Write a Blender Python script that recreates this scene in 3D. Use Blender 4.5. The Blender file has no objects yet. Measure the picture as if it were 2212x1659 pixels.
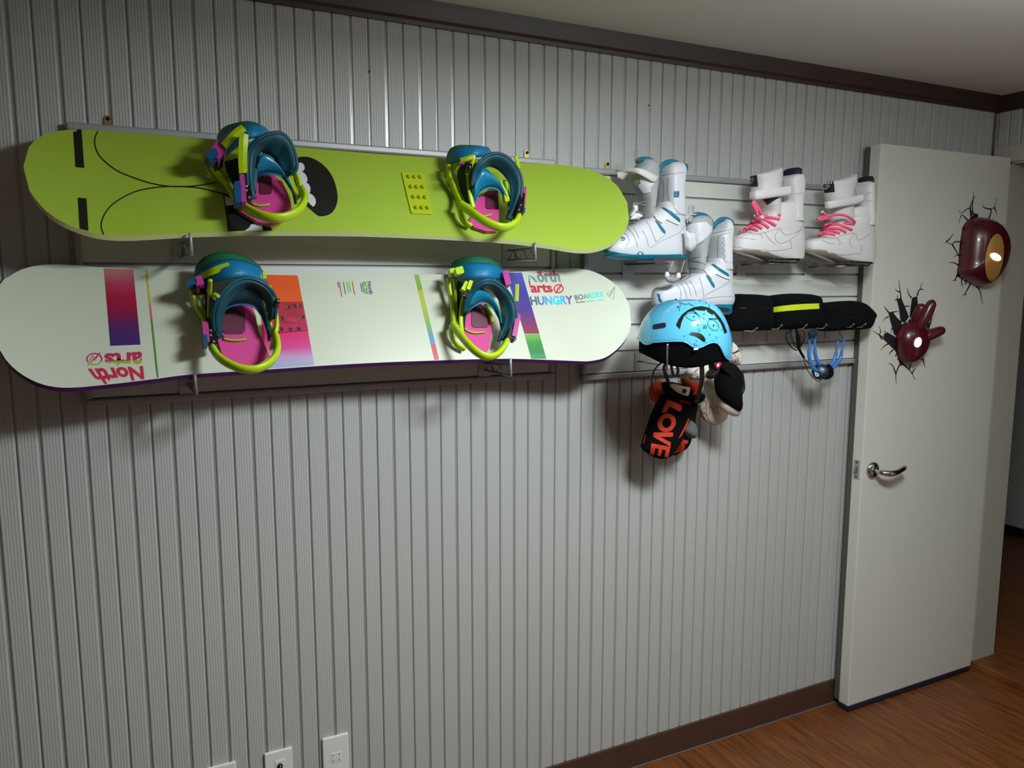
import bpy, bmesh, math, random
from mathutils import Vector, Matrix
from mathutils.bvhtree import BVHTree
from mathutils.geometry import tessellate_polygon

random.seed(4)
scn = bpy.context.scene
COL = scn.collection
PI = math.pi

# ------------------------------------------------------------------ camera
FPX, YAW, PITCH = 1693.8, math.radians(26.25), math.radians(7.449)
CAM = Vector((0.0, -1.9952, 1.5963))
FW = Vector((math.sin(YAW) * math.cos(PITCH), math.cos(YAW) * math.cos(PITCH), -math.sin(PITCH)))
RT = Vector((math.cos(YAW), -math.sin(YAW), 0))
UP = RT.cross(FW)
cd = bpy.data.cameras.new('camera')
cd.sensor_fit = 'HORIZONTAL'
cd.sensor_width = 36.0
cd.lens = FPX / 2212 * 36.0
cd.clip_start = 0.05
cam = bpy.data.objects.new('camera', cd)
COL.objects.link(cam)
m3 = Matrix((RT, UP, -FW)).transposed()
cam.matrix_world = Matrix.Translation(CAM) @ m3.to_4x4()
scn.camera = cam

# ------------------------------------------------------------------ light, exposure
scn.view_settings.view_transform = 'Standard'
scn.view_settings.look = 'None'
scn.view_settings.exposure = 0.0
scn.view_settings.gamma = 1.0
scn.view_settings.use_curve_mapping = False
w = bpy.data.worlds.new('world')
scn.world = w
w.use_nodes = True
w.node_tree.nodes['Background'].inputs[0].default_value = (0.55, 0.6, 0.6, 1)
w.node_tree.nodes['Background'].inputs[1].default_value = 0.0


def lamp(name, kind, loc, power, color, size=0.4, rot=(0, 0, 0)):
    ld = bpy.data.lights.new(name, kind)
    ld.energy = power
    ld.color = color
    if kind == 'AREA':
        ld.shape = 'SQUARE'
        ld.size = size
    else:
        ld.shadow_soft_size = size
    o = bpy.data.objects.new(name, ld)
    o.location = loc
    o.rotation_euler = rot
    COL.objects.link(o)
    return o


LIGHT = (0.90, 0.985, 1.0)
lamp('ceiling_light', 'AREA', (1.12, -1.35, 2.20), 44.0, LIGHT, 0.34)
lamp('ceiling_light_side', 'POINT', (1.12, -1.35, 2.13), 4.0, LIGHT, 0.14)
lamp('added_ceiling_fill', 'AREA', (1.7, -1.5, 2.0), 12.5, LIGHT, 0.5, (PI, 0, 0))  # added upward fill to brighten the ceiling, not a fixture
lamp('second_ceiling_light', 'POINT', (2.45, -1.55, 2.08), 4.0, LIGHT, 0.16)

# ------------------------------------------------------------------ helpers


def ray(x, y):
    return FW + RT * ((x - 1106) / FPX) - UP * ((y - 829.5) / FPX)


def at(x, y, Y):
    d = ray(x, y)
    return CAM + d * ((Y - CAM.y) / d.y)


def at_plane(x, y, P, n):
    d = ray(x, y)
    return CAM + d * ((P - CAM).dot(n) / d.dot(n))


def T(x0, y0, s):
    return lambda p: (x0 + p[0] * s, y0 + p[1] * s) + tuple(p[2:])


def srgb(h):
    c = [int(h[i:i + 2], 16) / 255 for i in (0, 2, 4)]
    return tuple((v / 12.92 if v <= 0.04045 else ((v + 0.055) / 1.055) ** 2.4) for v in c) + (1,)


def mat(name, h, rough=0.5, metal=0.0, noise=0.0, nscale=40.0, bump=0.0, bscale=200.0, spec=0.5, emit=0.0, coat=0.0):
    m = bpy.data.materials.new(name)
    m.use_nodes = True
    nt = m.node_tree
    b = nt.nodes['Principled BSDF']
    b.inputs['Base Color'].default_value = srgb(h)
    b.inputs['Roughness'].default_value = rough
    b.inputs['Metallic'].default_value = metal
    b.inputs['Specular IOR Level'].default_value = spec
    if coat:
        b.inputs['Coat Weight'].default_value = coat
        b.inputs['Coat Roughness'].default_value = 0.05
    if emit:
        b.inputs['Emission Color'].default_value = srgb(h)
        b.inputs['Emission Strength'].default_value = emit
    tc = nt.nodes.new('ShaderNodeTexCoord')
    if noise:
        n = nt.nodes.new('ShaderNodeTexNoise')
        n.inputs['Scale'].default_value = nscale
        n.inputs['Detail'].default_value = 4
        nt.links.new(tc.outputs['Object'], n.inputs['Vector'])
        hs = nt.nodes.new('ShaderNodeMix')
        hs.data_type = 'RGBA'
        hs.blend_type = 'MULTIPLY'
        hs.inputs[0].default_value = noise
        hs.inputs[6].default_value = srgb(h)
        nt.links.new(n.outputs['Fac'], hs.inputs[7])
        nt.links.new(hs.outputs[2], b.inputs['Base Color'])
    if bump:
        n = nt.nodes.new('ShaderNodeTexNoise')
        n.inputs['Scale'].default_value = bscale
        nt.links.new(tc.outputs['Object'], n.inputs['Vector'])
        bp = nt.nodes.new('ShaderNodeBump')
        bp.inputs['Strength'].default_value = bump
        bp.inputs['Distance'].default_value = 0.002
        nt.links.new(n.outputs['Fac'], bp.inputs['Height'])
        nt.links.new(bp.outputs['Normal'], b.inputs['Normal'])
    return m


def grad(name, stops, rough=0.35, axis=2):
    """printed colour gradient over a print's own height (first stop at its foot)"""
    m = bpy.data.materials.new(name)
    m.use_nodes = True
    nt = m.node_tree
    b = nt.nodes['Principled BSDF']
    b.inputs['Roughness'].default_value = rough
    tc = nt.nodes.new('ShaderNodeTexCoord')
    sp = nt.nodes.new('ShaderNodeSeparateXYZ')
    cr = nt.nodes.new('ShaderNodeValToRGB')
    nt.links.new(tc.outputs['Generated'], sp.inputs[0])
    nt.links.new(sp.outputs[axis], cr.inputs[0])
    nt.links.new(cr.outputs[0], b.inputs['Base Color'])
    e = cr.color_ramp.elements
    while len(e) < len(stops):
        e.new(0.5)
    for el, (p, h) in zip(e, stops):
        el.position = p
        el.color = srgb(h)
    return m


ROOTLOC = {}


def tag(o, label=None, cat=None, group=None, kind=None):
    if label: o['label'] = label
    if cat: o['category'] = cat
    if group: o['group'] = group
    if kind: o['kind'] = kind
    return o


def thing(name, label, cat, loc, group=None):
    o = bpy.data.objects.new(name, None)
    o.empty_display_size = 0.05
    o.location = loc
    COL.objects.link(o)
    ROOTLOC[o] = Vector(loc)
    return tag(o, label, cat, group)


def obj(name, bm, mats, parent=None, smooth=False, loc=None, normals=True):
    """link a bmesh given in world coordinates as one mesh object"""
    if normals:
        bmesh.ops.recalc_face_normals(bm, faces=bm.faces[:])
    base = ROOTLOC[parent] if parent is not None else Vector(loc or (0, 0, 0))
    me = bpy.data.meshes.new(name)
    for v in bm.verts:
        v.co -= base
    bm.to_mesh(me)
    bm.free()
    for m in (mats if isinstance(mats, (list, tuple)) else [mats]):
        me.materials.append(m)
    if smooth:
        me.polygons.foreach_set('use_smooth', [True] * len(me.polygons))
    o = bpy.data.objects.new(name, me)
    COL.objects.link(o)
    if parent is not None:
        o.parent = parent
    else:
        o.location = base
    ROOTLOC[o] = base
    return o


def new():
    return bmesh.new()


def box(bm, a, b, mi=0, M=None, bev=0.0):
    xs, ys, zs = zip(a, b)
    x0, x1 = min(xs), max(xs)
    y0, y1 = min(ys), max(ys)
    z0, z1 = min(zs), max(zs)
    vs = [bm.verts.new((x, y, z)) for z in (z0, z1) for (x, y) in ((x0, y0), (x1, y0), (x1, y1), (x0, y1))]
    fs = []
    for q in ((3, 2, 1, 0), (4, 5, 6, 7), (0, 1, 5, 4), (1, 2, 6, 5), (2, 3, 7, 6), (3, 0, 4, 7)):
        f = bm.faces.new([vs[i] for i in q])
        f.material_index = mi
        fs.append(f)
    if bev:
        es = list({e for f in fs for e in f.edges})
        r = bmesh.ops.bevel(bm, geom=es, offset=bev, segments=2, affect='EDGES', profile=0.5)
        vs = list({v for f in r['faces'] for v in f.verts} | {v for v in vs if v.is_valid})
    if M is not None:
        bmesh.ops.transform(bm, matrix=M, verts=[v for v in vs if v.is_valid])
    return vs


def crom(pts, n, closed=False):
    """Catmull-Rom resample of a polyline of Vectors (any dimension)"""
    P = [Vector(p) for p in pts]
    if len(P) < 3 and not closed:
        return [P[0].lerp(P[-1], i / (n - 1)) for i in range(n)]
    k = len(P)
    segs = k if closed else k - 1
    out = []
    for i in range(n):
        t = i / (n if closed else n - 1) * segs
        s = min(int(t), segs - 1)
        f = t - s
        g = lambda j: P[j % k] if closed else P[max(0, min(k - 1, j))]
        a, b, c, d = g(s - 1), g(s), g(s + 1), g(s + 2)
        out.append(0.5 * ((2 * b) + (c - a) * f + (2 * a - 5 * b + 4 * c - d) * f * f + (3 * b - a - 3 * c + d) * f ** 3))
    return out


def tube(bm, pts, r, seg=8, n=None, closed=False, flat=None, up=None, mi=0, cap=True):
    """round or elliptical tube; flat=(half width along up, half width across)"""
    P = crom(pts, n, closed) if n else [Vector(p) for p in pts]
    k = len(P)
    rings = []
    prev = Vector(up) if up is not None else None
    for i in range(k):
        t = (P[(i + 1) % k] - P[i - 1]) if closed else (P[min(i + 1, k - 1)] - P[max(i - 1, 0)])
        t.normalize()
        if prev is None:
            prev = t.orthogonal().normalized()
        u = (Vector(up) if up is not None else prev)
        u = u - t * u.dot(t)
        if u.length < 1e-6:
            u = t.orthogonal()
        u.normalize()
        prev = u
        v = t.cross(u)
        rr = r[i] if isinstance(r, (list, tuple)) else r
        a, b = (flat if flat else (rr, rr))
        if flat and isinstance(r, (list, tuple)):
            a, b = a * rr, b * rr
        rings.append([bm.verts.new(P[i] + u * (a * math.cos(q)) + v * (b * math.sin(q))) for q in [2 * PI * j / seg for j in range(seg)]])
    for i in range(k if closed else k - 1):
        A, B = rings[i], rings[(i + 1) % k]
        for j in range(seg):
            f = bm.faces.new((A[j], A[(j + 1) % seg], B[(j + 1) % seg], B[j]))
            f.material_index = mi
    if cap and not closed:
        for R_ in (rings[0][::-1], rings[-1]):
            f = bm.faces.new(R_)
            f.material_index = mi
    return rings


def prism(bm, pts, off, mi=0):
    """polygon of Vectors extruded by the vector off"""
    A = [bm.verts.new(p) for p in pts]
    B = [bm.verts.new(Vector(p) + off) for p in pts]
    tri = tessellate_polygon([[Vector(p) for p in pts]])
    for t in tri:
        for L in (A, B):
            try:
                f = bm.faces.new([L[i] for i in t])
                f.material_index = mi
            except ValueError:
                pass
    k = len(A)
    for i in range(k):
        f = bm.faces.new((A[i], A[(i + 1) % k], B[(i + 1) % k], B[i]))
        f.material_index = mi


def loft(bm, curves, n=24, m=6, thick=0.004, bulge=None, mi=0):
    """surface through a list of curves (each a list of Vectors), given a thickness"""
    C = [crom(c, n) for c in curves]
    rows = []
    for i in range(n):
        col = [C[k][i] for k in range(len(C))]
        rows.append(crom(col, m))
    if bulge is not None:
        for i in range(n):
            for j in range(m):
                s = math.sin(PI * j / (m - 1))
                rows[i][j] = rows[i][j] + bulge * s
    N = []
    last = None
    for i in range(n):
        r = []
        for j in range(m):
            du = rows[min(i + 1, n - 1)][j] - rows[max(i - 1, 0)][j]
            dv = rows[i][min(j + 1, m - 1)] - rows[i][max(j - 1, 0)]
            c = du.cross(dv)
            if c.length > 0.15 * du.length * dv.length and c.length > 1e-12:
                last = c.normalized()
            r.append(last if last is not None else Vector((0, -1, 0)))
        N.append(r)
    V = [[bm.verts.new(p) for p in r] for r in rows]
    quads = [[(i, j), (i + 1, j), (i + 1, j + 1), (i, j + 1)] for i in range(n - 1) for j in range(m - 1)]
    for q in quads:
        bm.faces.new([V[a][c] for a, c in q]).material_index = mi
    if thick:
        W = [[bm.verts.new(rows[i][j] - N[i][j] * thick) for j in range(m)] for i in range(n)]
        for q in quads:
            bm.faces.new([W[a][c] for a, c in reversed(q)]).material_index = mi
        rim = [(i, 0) for i in range(n)] + [(n - 1, j) for j in range(1, m)] + [(i, m - 1) for i in range(n - 2, -1, -1)] + [(0, j) for j in range(m - 2, 0, -1)]
        for k in range(len(rim)):
            a, c = rim[k], rim[(k + 1) % len(rim)]
            bm.faces.new((V[a[0]][a[1]], W[a[0]][a[1]], W[c[0]][c[1]], V[c[0]][c[1]])).material_index = mi


def ringloft(bm, rings, cap=True, mi=0):
    V = [[bm.verts.new(p) for p in r] for r in rings]
    k = len(V[0])
    for a, b in zip(V, V[1:]):
        for j in range(k):
            f = bm.faces.new((a[j], a[(j + 1) % k], b[(j + 1) % k], b[j]))
            f.material_index = mi
    if cap:
        for R_ in (V[0][::-1], V[-1]):
            f = bm.faces.new(R_)
            f.material_index = mi


def puff(bm, outline, thick, n=40, k=6, back=None, direction=Vector((0, -1, 0)), power=1.0, mi=0):
    """cushion: closed outline of Vectors swelling by thick towards the room and by back behind"""
    P = crom(outline, n, True)
    c = sum(P, Vector()) / n
    back = thick if back is None else back
    rings = []
    for i in range(-k, k + 1):
        a = i / k * PI / 2
        s = max(math.cos(a), 0.02) ** power
        d = math.sin(a) * (thick if i > 0 else back)
        rings.append([c + (p - c) * s + direction * d for p in P])
    ringloft(bm, rings, True, mi)


def bvh_of(bm):
    bmesh.ops.recalc_face_normals(bm, faces=bm.faces[:])
    bm.normal_update()
    return BVHTree.FromBMesh(bm)


def cast(bv, x, y, off):
    h, nrm, _, _ = bv.ray_cast(CAM, ray(x, y))
    if h is None:
        return None
    if nrm.dot(h - CAM) > 0:
        nrm = -nrm
    return h + nrm * off


def decal_bm(px, bv, off=0.0006, edge=9.0, bm=None):
    """flat print: polygon traced on the photograph and laid on the real surface it is printed on"""
    own = bm is None
    b = new()
    vs = [b.verts.new((p[0], p[1], 0)) for p in px]
    tri = tessellate_polygon([[Vector((p[0], p[1], 0)) for p in px]])
    for t in tri:
        try:
            b.faces.new([vs[i] for i in t])
        except ValueError:
            pass
    for _ in range(5):
        es = [e for e in b.edges if e.calc_length() > edge]
        if not es:
            break
        bmesh.ops.subdivide_edges(b, edges=es, cuts=1)
        bmesh.ops.triangulate(b, faces=b.faces[:])
    return lay(b, bv, off, bm)


def lay(b, bv, off, bm=None):
    dead = []
    for v in b.verts:
        h = cast(bv, v.co.x, v.co.y, off)
        if h is None:
            dead.append(v)
        else:
            v.co = h
    bmesh.ops.delete(b, geom=dead, context='VERTS')
    if bm is None:
        return b
    me = bpy.data.meshes.new('tmp')
    b.to_mesh(me)
    b.free()
    bm.from_mesh(me)
    bpy.data.meshes.remove(me)
    return bm


def stroke_bm(px, wd, bv, off=0.0006, n=None, closed=False, bm=None, taper=False):
    P = [Vector((p[0], p[1])) for p in px]
    P = crom(P, n or max(6, 4 * len(P)), closed) if n != 0 else P
    b = new()
    k = len(P)
    L = []
    for i in range(k):
        t = (P[(i + 1) % k] - P[i - 1]) if closed else (P[min(i + 1, k - 1)] - P[max(i - 1, 0)])
        if t.length < 1e-9:
            t = Vector((1, 0))
        t.normalize()
        q = Vector((-t.y, t.x)) * (wd / 2)
        if taper:
            q = q * max(0.3, 1 - 0.8 * i / (k - 1))
        L.append((b.verts.new((P[i].x + q.x, P[i].y + q.y, 0)), b.verts.new((P[i].x - q.x, P[i].y - q.y, 0))))
    for i in range(k if closed else k - 1):
        a, c = L[i], L[(i + 1) % k]
        b.faces.new((a[0], a[1], c[1], c[0]))
    return lay(b, bv, off, bm)


def text_px(txt, quad, bold=0.0, spacing=1.0, shear=0.0):
    """lettering as a 2-d mesh mapped to a quad (tl, tr, br, bl) of photograph pixels"""
    fc = bpy.data.curves.new('lettering', 'FONT')
    fc.body = txt
    fc.offset = bold
    fc.resolution_u = 4
    fc.space_character = spacing
    fc.shear = shear
    o = bpy.data.objects.new('lettering', fc)
    COL.objects.link(o)
    dg = bpy.context.evaluated_depsgraph_get()
    me = bpy.data.meshes.new_from_object(o.evaluated_get(dg))
    b = new()
    b.from_mesh(me)
    bpy.data.objects.remove(o)
    bpy.data.meshes.remove(me)
    xs = [v.co.x for v in b.verts]
    ys = [v.co.y for v in b.verts]
    x0, x1, y0, y1 = min(xs), max(xs), min(ys), max(ys)
    tl, tr, br, bl = [Vector(q) for q in quad]
    for v in b.verts:
        s = (v.co.x - x0) / (x1 - x0)
        t = (v.co.y - y0) / (y1 - y0)
        p = (bl.lerp(br, s)).lerp(tl.lerp(tr, s), t)
        v.co = (p.x, p.y, 0)
    return b


def text_bm(txt, quad, bv, off=0.0006, bold=0.0, spacing=1.0, bm=None):
    return lay(text_px(txt, quad, bold, spacing), bv, off, bm)


# ------------------------------------------------------------------ materials
M = {}
M['panel'] = mat('wall_film', 'b5b6b3', 0.42, noise=0.05, nscale=3.0)
M['joint'] = mat('joint_film', 'b4b4b2', 0.3, metal=0.3)
M['gap'] = mat('groove_film', '76767a', 0.45, metal=0.3)
M['ceiling'] = mat('ceiling_paper', 'dad6cf', 0.8, noise=0.06, nscale=30, bump=0.1, bscale=300)
M['dim'] = mat('unseen_wall', '7d7a74', 0.8)
M['plain'] = mat('plain_wall', 'b9bab6', 0.7)
M['hall'] = mat('hall_wall', 'a9a9a0', 0.7)
M['door'] = mat('door_film', 'd8d6cc', 0.45, noise=0.05, nscale=8)
M['casing'] = mat('casing_film', 'b5b1a4', 0.5)
M['alu'] = mat('aluminium', 'a9a8ac', 0.5, metal=0.4)
M['slat'] = mat('slat_laminate', 'd6d7d1', 0.42)
M['slat_dark'] = mat('groove_shadow', '77766f', 0.6)
M['plate'] = mat('plate_grey', 'c4c4c8', 0.4, metal=0.15)
M['chrome'] = mat('chrome', 'c8c6c4', 0.14, metal=1.0)
M['steel'] = mat('bracket_steel', '9c9c98', 0.35, metal=0.85)
M['brass'] = mat('brass', 'b9a76a', 0.35, metal=0.8)
M['black'] = mat('black', '0d0d0f', 0.5)
M['blackgloss'] = mat('black_gloss', '0c0b10', 0.25)
M['fabric'] = mat('black_fabric', '07080b', 0.95, bump=0.4, bscale=700, spec=0.15)
M['print_black'] = mat('print_black', '10110c', 0.4)
M['plastic'] = mat('white_plastic', 'e2e0e0', 0.35)
M['whiteboot'] = mat('white_leather', 'd8d9e0', 0.42, noise=0.05, nscale=20, bump=0.12, bscale=60)
M['whiteboot2'] = mat('white_leather_soft', 'dddbdb', 0.5, noise=0.06, nscale=20, bump=0.12, bscale=60)
M['greyboot'] = mat('grey_mesh', 'a9aaac', 0.6, bump=0.3, bscale=500)
M['seam'] = mat('seam', '8e8d90', 0.7)
M['bootteal'] = mat('boot_teal', '08708a', 0.45)
M['sole'] = mat('dirty_sole', '8f867c', 0.7, noise=0.3, nscale=60)
M['pink'] = mat('pink_lace', 'ff5f8a', 0.6)
M['navy'] = mat('navy', '16152c', 0.7)
M['lime'] = mat('lime_plastic', 'b4d412', 0.33, coat=0.1)
M['limedark'] = mat('lime_dim', '9fbf10', 0.4)
M['teal'] = mat('teal_pad', '084a5a', 0.5, bump=0.25, bscale=500)
M['tealdark'] = mat('teal_side_shade', '0b3a3c', 0.7, bump=0.25, bscale=500)  # darker teal for the strap's side wall, its shade painted in
M['blue'] = mat('blue_pad', '0573a5', 0.42, bump=0.5, bscale=350)
M['bluegloss'] = mat('blue_plastic', '0a7fa8', 0.25)
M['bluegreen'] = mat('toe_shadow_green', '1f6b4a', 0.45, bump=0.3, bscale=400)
M['magenta'] = mat('magenta_plastic', 'b0388a', 0.35)
M['lever'] = mat('lever_blue', '174a74', 0.3)
M['footbed'] = mat('footbed_pink', 'd0388c', 0.6, bump=0.2, bscale=500)
M['maroon'] = mat('disc_maroon', '5d1138', 0.5)
M['brown'] = mat('dark_wood', '41281f', 0.45, noise=0.5, nscale=14)
M['basewood'] = mat('base_wood', '55382f', 0.42, noise=0.4, nscale=14)
M['guard'] = mat('door_guard', '1b1630', 0.6)
M['helmet'] = mat('helmet_blue', '5cb6dc', 0.12, coat=0.5)
M['lens'] = mat('lamp_lens', 'f4f6ff', 0.3, emit=4.0)
M['lampred'] = mat('lamp_maroon', '4c0c17', 0.3, coat=0.2)
M['gold'] = mat('lamp_gold', 'd09a50', 0.35, metal=0.3)
M['red'] = mat('glove_red', 'dc3d1f', 0.75, bump=0.2, bscale=400)
M['cream'] = mat('glove_cream', 'd9d2c4', 0.7, bump=0.2, bscale=200)
M['dot'] = mat('glove_dot', '8d4f63', 0.8)
M['greythumb'] = mat('glove_grey', '5d5d62', 0.8)
M['hpblue'] = mat('headphone_blue', '3577c6', 0.3)
M['hpdark'] = mat('headphone_cup', '10233f', 0.35)
M['yellow'] = mat('yellow_band', 'c6d618', 0.6, bump=0.2, bscale=500)
M['badge'] = mat('badge_red', 'c01f35', 0.5)
M['crack'] = mat('crack_print', '17131a', 0.6)
M['stripdark'] = mat('added_strip_dark', '55564d', 0.7)
M['greyprint'] = mat('grey_print', '6b7478', 0.4)

# floor: laminate with grain running away from the back wall
fm = bpy.data.materials.new('laminate_floor')
fm.use_nodes = True
nt = fm.node_tree
b = nt.nodes['Principled BSDF']
b.inputs['Roughness'].default_value = 0.42
tc = nt.nodes.new('ShaderNodeTexCoord')
mp = nt.nodes.new('ShaderNodeMapping')
mp.inputs['Scale'].default_value = (26, 2.2, 1)
nz = nt.nodes.new('ShaderNodeTexNoise')
nz.inputs['Scale'].default_value = 2.2
nz.inputs['Detail'].default_value = 8
nz.inputs['Roughness'].default_value = 0.65
cr = nt.nodes.new('ShaderNodeValToRGB')
cr.color_ramp.elements[0].position = 0.33
cr.color_ramp.elements[0].color = srgb('4f2a12')
cr.color_ramp.elements[1].position = 0.7
cr.color_ramp.elements[1].color = srgb('8c5027')
nt.links.new(tc.outputs['Object'], mp.inputs[0])
nt.links.new(mp.outputs[0], nz.inputs['Vector'])
nt.links.new(nz.outputs['Fac'], cr.inputs[0])
nt.links.new(cr.outputs[0], b.inputs['Base Color'])
M['floor'] = fm

# ------------------------------------------------------------------ room shell
XW, ZC = 3.085, 2.30           # right wall plane, ceiling height
XL, YF = -1.55, -3.1           # unseen left and front walls
PITCHX = 0.0451


def strip_mesh(name, height, narrow, wide):
    """one vertical wall strip: fine ribs between two joints (local x along wall, y depth, z up)"""
    bm = new()
    gl, gr = wide / 2, narrow / 2
    prof = [(0.0, 0.0005), (0.0004, 0.0005), (0.0007, -0.0002), (gl, -0.0002), (gl + 0.0005, -0.0022), (gl + 0.0016, -0.0034)]
    nr = 6
    a, c = gl + 0.0016, PITCHX - gr - 0.0016
    for i in range(1, nr * 4):
        prof.append((a + (c - a) * i / (nr * 4), -0.0038 + 0.00042 * math.cos(i * PI / 2)))
    prof += [(c, -0.0034), (PITCHX - gr - 0.0005, -0.0022), (PITCHX - gr, -0.0002), (PITCHX - 0.0003, -0.0002), (PITCHX, 0.0002)]
    V = [[bm.verts.new((x, y, z)) for (x, y) in prof] for z in (0, height)]
    k = len(prof) - 1
    for i in range(k):
        f = bm.faces.new((V[0][i], V[0][i + 1], V[1][i + 1], V[1][i]))
        f.smooth = 5 <= i < k - 4
        f.material_index = 1 if i < 3 or i >= k - 2 else 0
    me = bpy.data.meshes.new(name)
    bm.to_mesh(me)
    bm.free()
    me.materials.append(M['panel'])
    me.materials.append(M['joint'])
    return me


bm = new()
box(bm, (XL, 0.0, 0), (XW + 0.15, 0.12, ZC))
wall_back = tag(obj('wall_back', bm, M['gap']), kind='structure')
h = 2.262 - 0.08
meA, meB = strip_mesh('panel_strip', h, 0.0028, 0.0066), strip_mesh('panel_strip', h, 0.0066, 0.0028)
x0 = 0.718 - PITCHX * 28
for i in range(82):
    x = x0 + i * PITCHX
    if x + PITCHX > XW:
        break
    o = bpy.data.objects.new('panel_strip', meA if i % 2 == 0 else meB)
    o.location = (x, -0.0005, 0.08)
    COL.objects.link(o)
    o.parent = wall_back

bm = new()
OY0, OY1, OZ = -0.062, -0.90, 2.055        # door opening in the right wall
box(bm, (XW, 0.0, 0), (XW + 0.13, OY0, ZC))
box(bm, (XW, OY1, 0), (XW + 0.13, YF, ZC))
box(bm, (XW, OY0, OZ), (XW + 0.13, OY1, ZC))
wall_right = tag(obj('wall_right', bm, M['plain']), kind='structure')
h2 = 2.262 - 2.115
mA, mB = strip_mesh('panel_strip_short', h2, 0.0028, 0.0066), strip_mesh('panel_strip_short', h2, 0.0066, 0.0028)
for i in range(20):
    o = bpy.data.objects.new('panel_strip', mA if i % 2 == 0 else mB)
    o.location = (XW - 0.0005, -0.008 - i * PITCHX, 2.115)
    o.rotation_euler = (0, 0, -PI / 2)
    COL.objects.link(o)
    o.parent = wall_right

bm = new(); box(bm, (XL - 0.1, 0.12, 0), (XL, YF, ZC)); tag(obj('wall_left', bm, M['dim']), kind='structure')
bm = new(); box(bm, (XL - 0.1, YF, 0), (XW + 0.13, YF - 0.1, ZC)); tag(obj('wall_front', bm, M['dim']), kind='structure')
bm = new(); box(bm, (XL - 0.1, 2.6, -0.1), (5.1, YF - 0.1, 0.0)); tag(obj('floor', bm, M['floor']), kind='structure')
bm = new(); box(bm, (XL - 0.1, 2.6, ZC), (5.1, YF - 0.1, ZC + 0.1)); tag(obj('ceiling', bm, M['ceiling']), kind='structure')
bm = new(); box(bm, (4.975, 2.6, 0), (5.1, YF - 0.1, ZC)); tag(obj('wall_far', bm, M['hall']), kind='structure')
bm = new(); box(bm, (XW + 0.15, 2.5, 0), (4.975, 2.6, ZC)); box(bm, (XW + 0.13, YF, 0), (4.975, YF - 0.1, ZC))
tag(obj('wall_hall', bm, M['hall']), kind='structure')
bm = new(); box(bm, (4.955, 2.5, 0), (4.975, YF, 0.06)); tag(obj('baseboard_far', bm, M['black']), kind='structure')

bm = new()
box(bm, (XL, -0.012, 0), (XW, 0.0, 0.092), bev=0.002)
tag(obj('baseboard_back', bm, M['basewood']), kind='structure')


bm = new()
box(bm, (XL, -0.012, 0), (XW, -0.0165, 0.0035), bev=0.001)
tag(obj('trim_6', bm, M['gap']), kind='structure')


def crown(bm, a, b, inward):
    prof = [(0.0, 2.242), (0.012, 2.242), (0.014, 2.252), (0.022, 2.258), (0.030, 2.288), (0.034, 2.30), (0.0, 2.30)]
    A = [Vector(a) + Vector(inward) * d + Vector((0, 0, z)) for d, z in prof]
    prism(bm, A, Vector(b) - Vector(a))


bm = new(); crown(bm, (XL, 0, 0), (XW, 0, 0), (0, -1, 0)); tag(obj('trim_1', bm, M['brown']), kind='structure')
bm = new(); crown(bm, (XW, 0, 0), (XW, YF, 0), (-1, 0, 0)); tag(obj('trim_2', bm, M['brown']), kind='structure')

# door casing, jamb lining and sill
bm = new()
box(bm, (XW - 0.014, -0.006, 0), (XW, OY0, 2.115), bev=0.002)
box(bm, (XW - 0.014, OY0, 2.05), (XW, OY1 - 0.055, 2.115), bev=0.002)
box(bm, (XW - 0.014, OY1, 0), (XW, OY1 - 0.055, 2.06), bev=0.002)
tag(obj('trim_3', bm, M['casing']), kind='structure')
bm = new()
box(bm, (XW - 0.002, OY0 + 0.001, 0.03), (XW + 0.14, OY0 - 0.012, 2.055))
box(bm, (XW - 0.002, OY1, 0.03), (XW + 0.14, OY1 + 0.012, 2.055))
box(bm, (XW - 0.002, OY0, 2.043), (XW + 0.14, OY1, 2.056))
tag(obj('trim_4', bm, M['casing']), kind='structure')
bm = new()
box(bm, (XW - 0.005, OY0, 0.0), (XW + 0.14, OY1, 0.03), bev=0.004)
tag(obj('trim_5', bm, M['floor']), kind='structure')

# ------------------------------------------------------------------ door leaf
DX0, DX1, DY0, DY1 = 2.340, 3.056, -0.086, -0.043
bm = new()
box(bm, (DX0, DY0, 0.022), (DX1, DY1, 2.062), bev=0.0025)
door_bvh = bvh_of(bm)
door = tag(obj('door_1', bm, M['door'], loc=(DX0, DY0, 0.0)), kind='structure',
           label='open white interior door standing flat against the back wall', cat=None)
bm = new(); box(bm, (DX0 - 0.003, DY0 - 0.003, 0.002), (DX1 - 0.01, DY1 + 0.002, 0.022), bev=0.003)
obj('bottom_guard', bm, M['guard'], door)
bm = new(); box(bm, (DX0 + 0.002, DY1, 0.025), (DX0 + 0.022, DY1 + 0.022, 2.058))  # dark strip added for the dark band at the door's back edge
obj('added_edge_strip', bm, M['stripdark'], door)
bm = new()
box(bm, (DX0 - 0.0015, -0.076, 0.888), (DX0 + 0.001, -0.052, 0.958), bev=0.0006)
lp = obj('latch_plate', bm, M['alu'], door)
bm = new(); box(bm, (DX0 - 0.009, -0.070, 0.912), (DX0 + 0.001, -0.058, 0.934), bev=0.002)
obj('latch_bolt', bm, M['chrome'], lp)
bm = new()
for z in (0.897, 0.950):
    tube(bm, [(DX0 - 0.0024, -0.064, z), (DX0 + 0.001, -0.064, z)], 0.0035, 10)
obj('screw', bm, M['black'], lp)
hc = Vector((2.393, DY0, 0.921))
bm = new()
tube(bm, [hc, hc + Vector((0, -0.006, 0)), hc + Vector((0, -0.012, 0))], [0.030, 0.030, 0.022], 28)
ro = obj('handle_rose', bm, M['chrome'], door, True)
bm = new()
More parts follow.
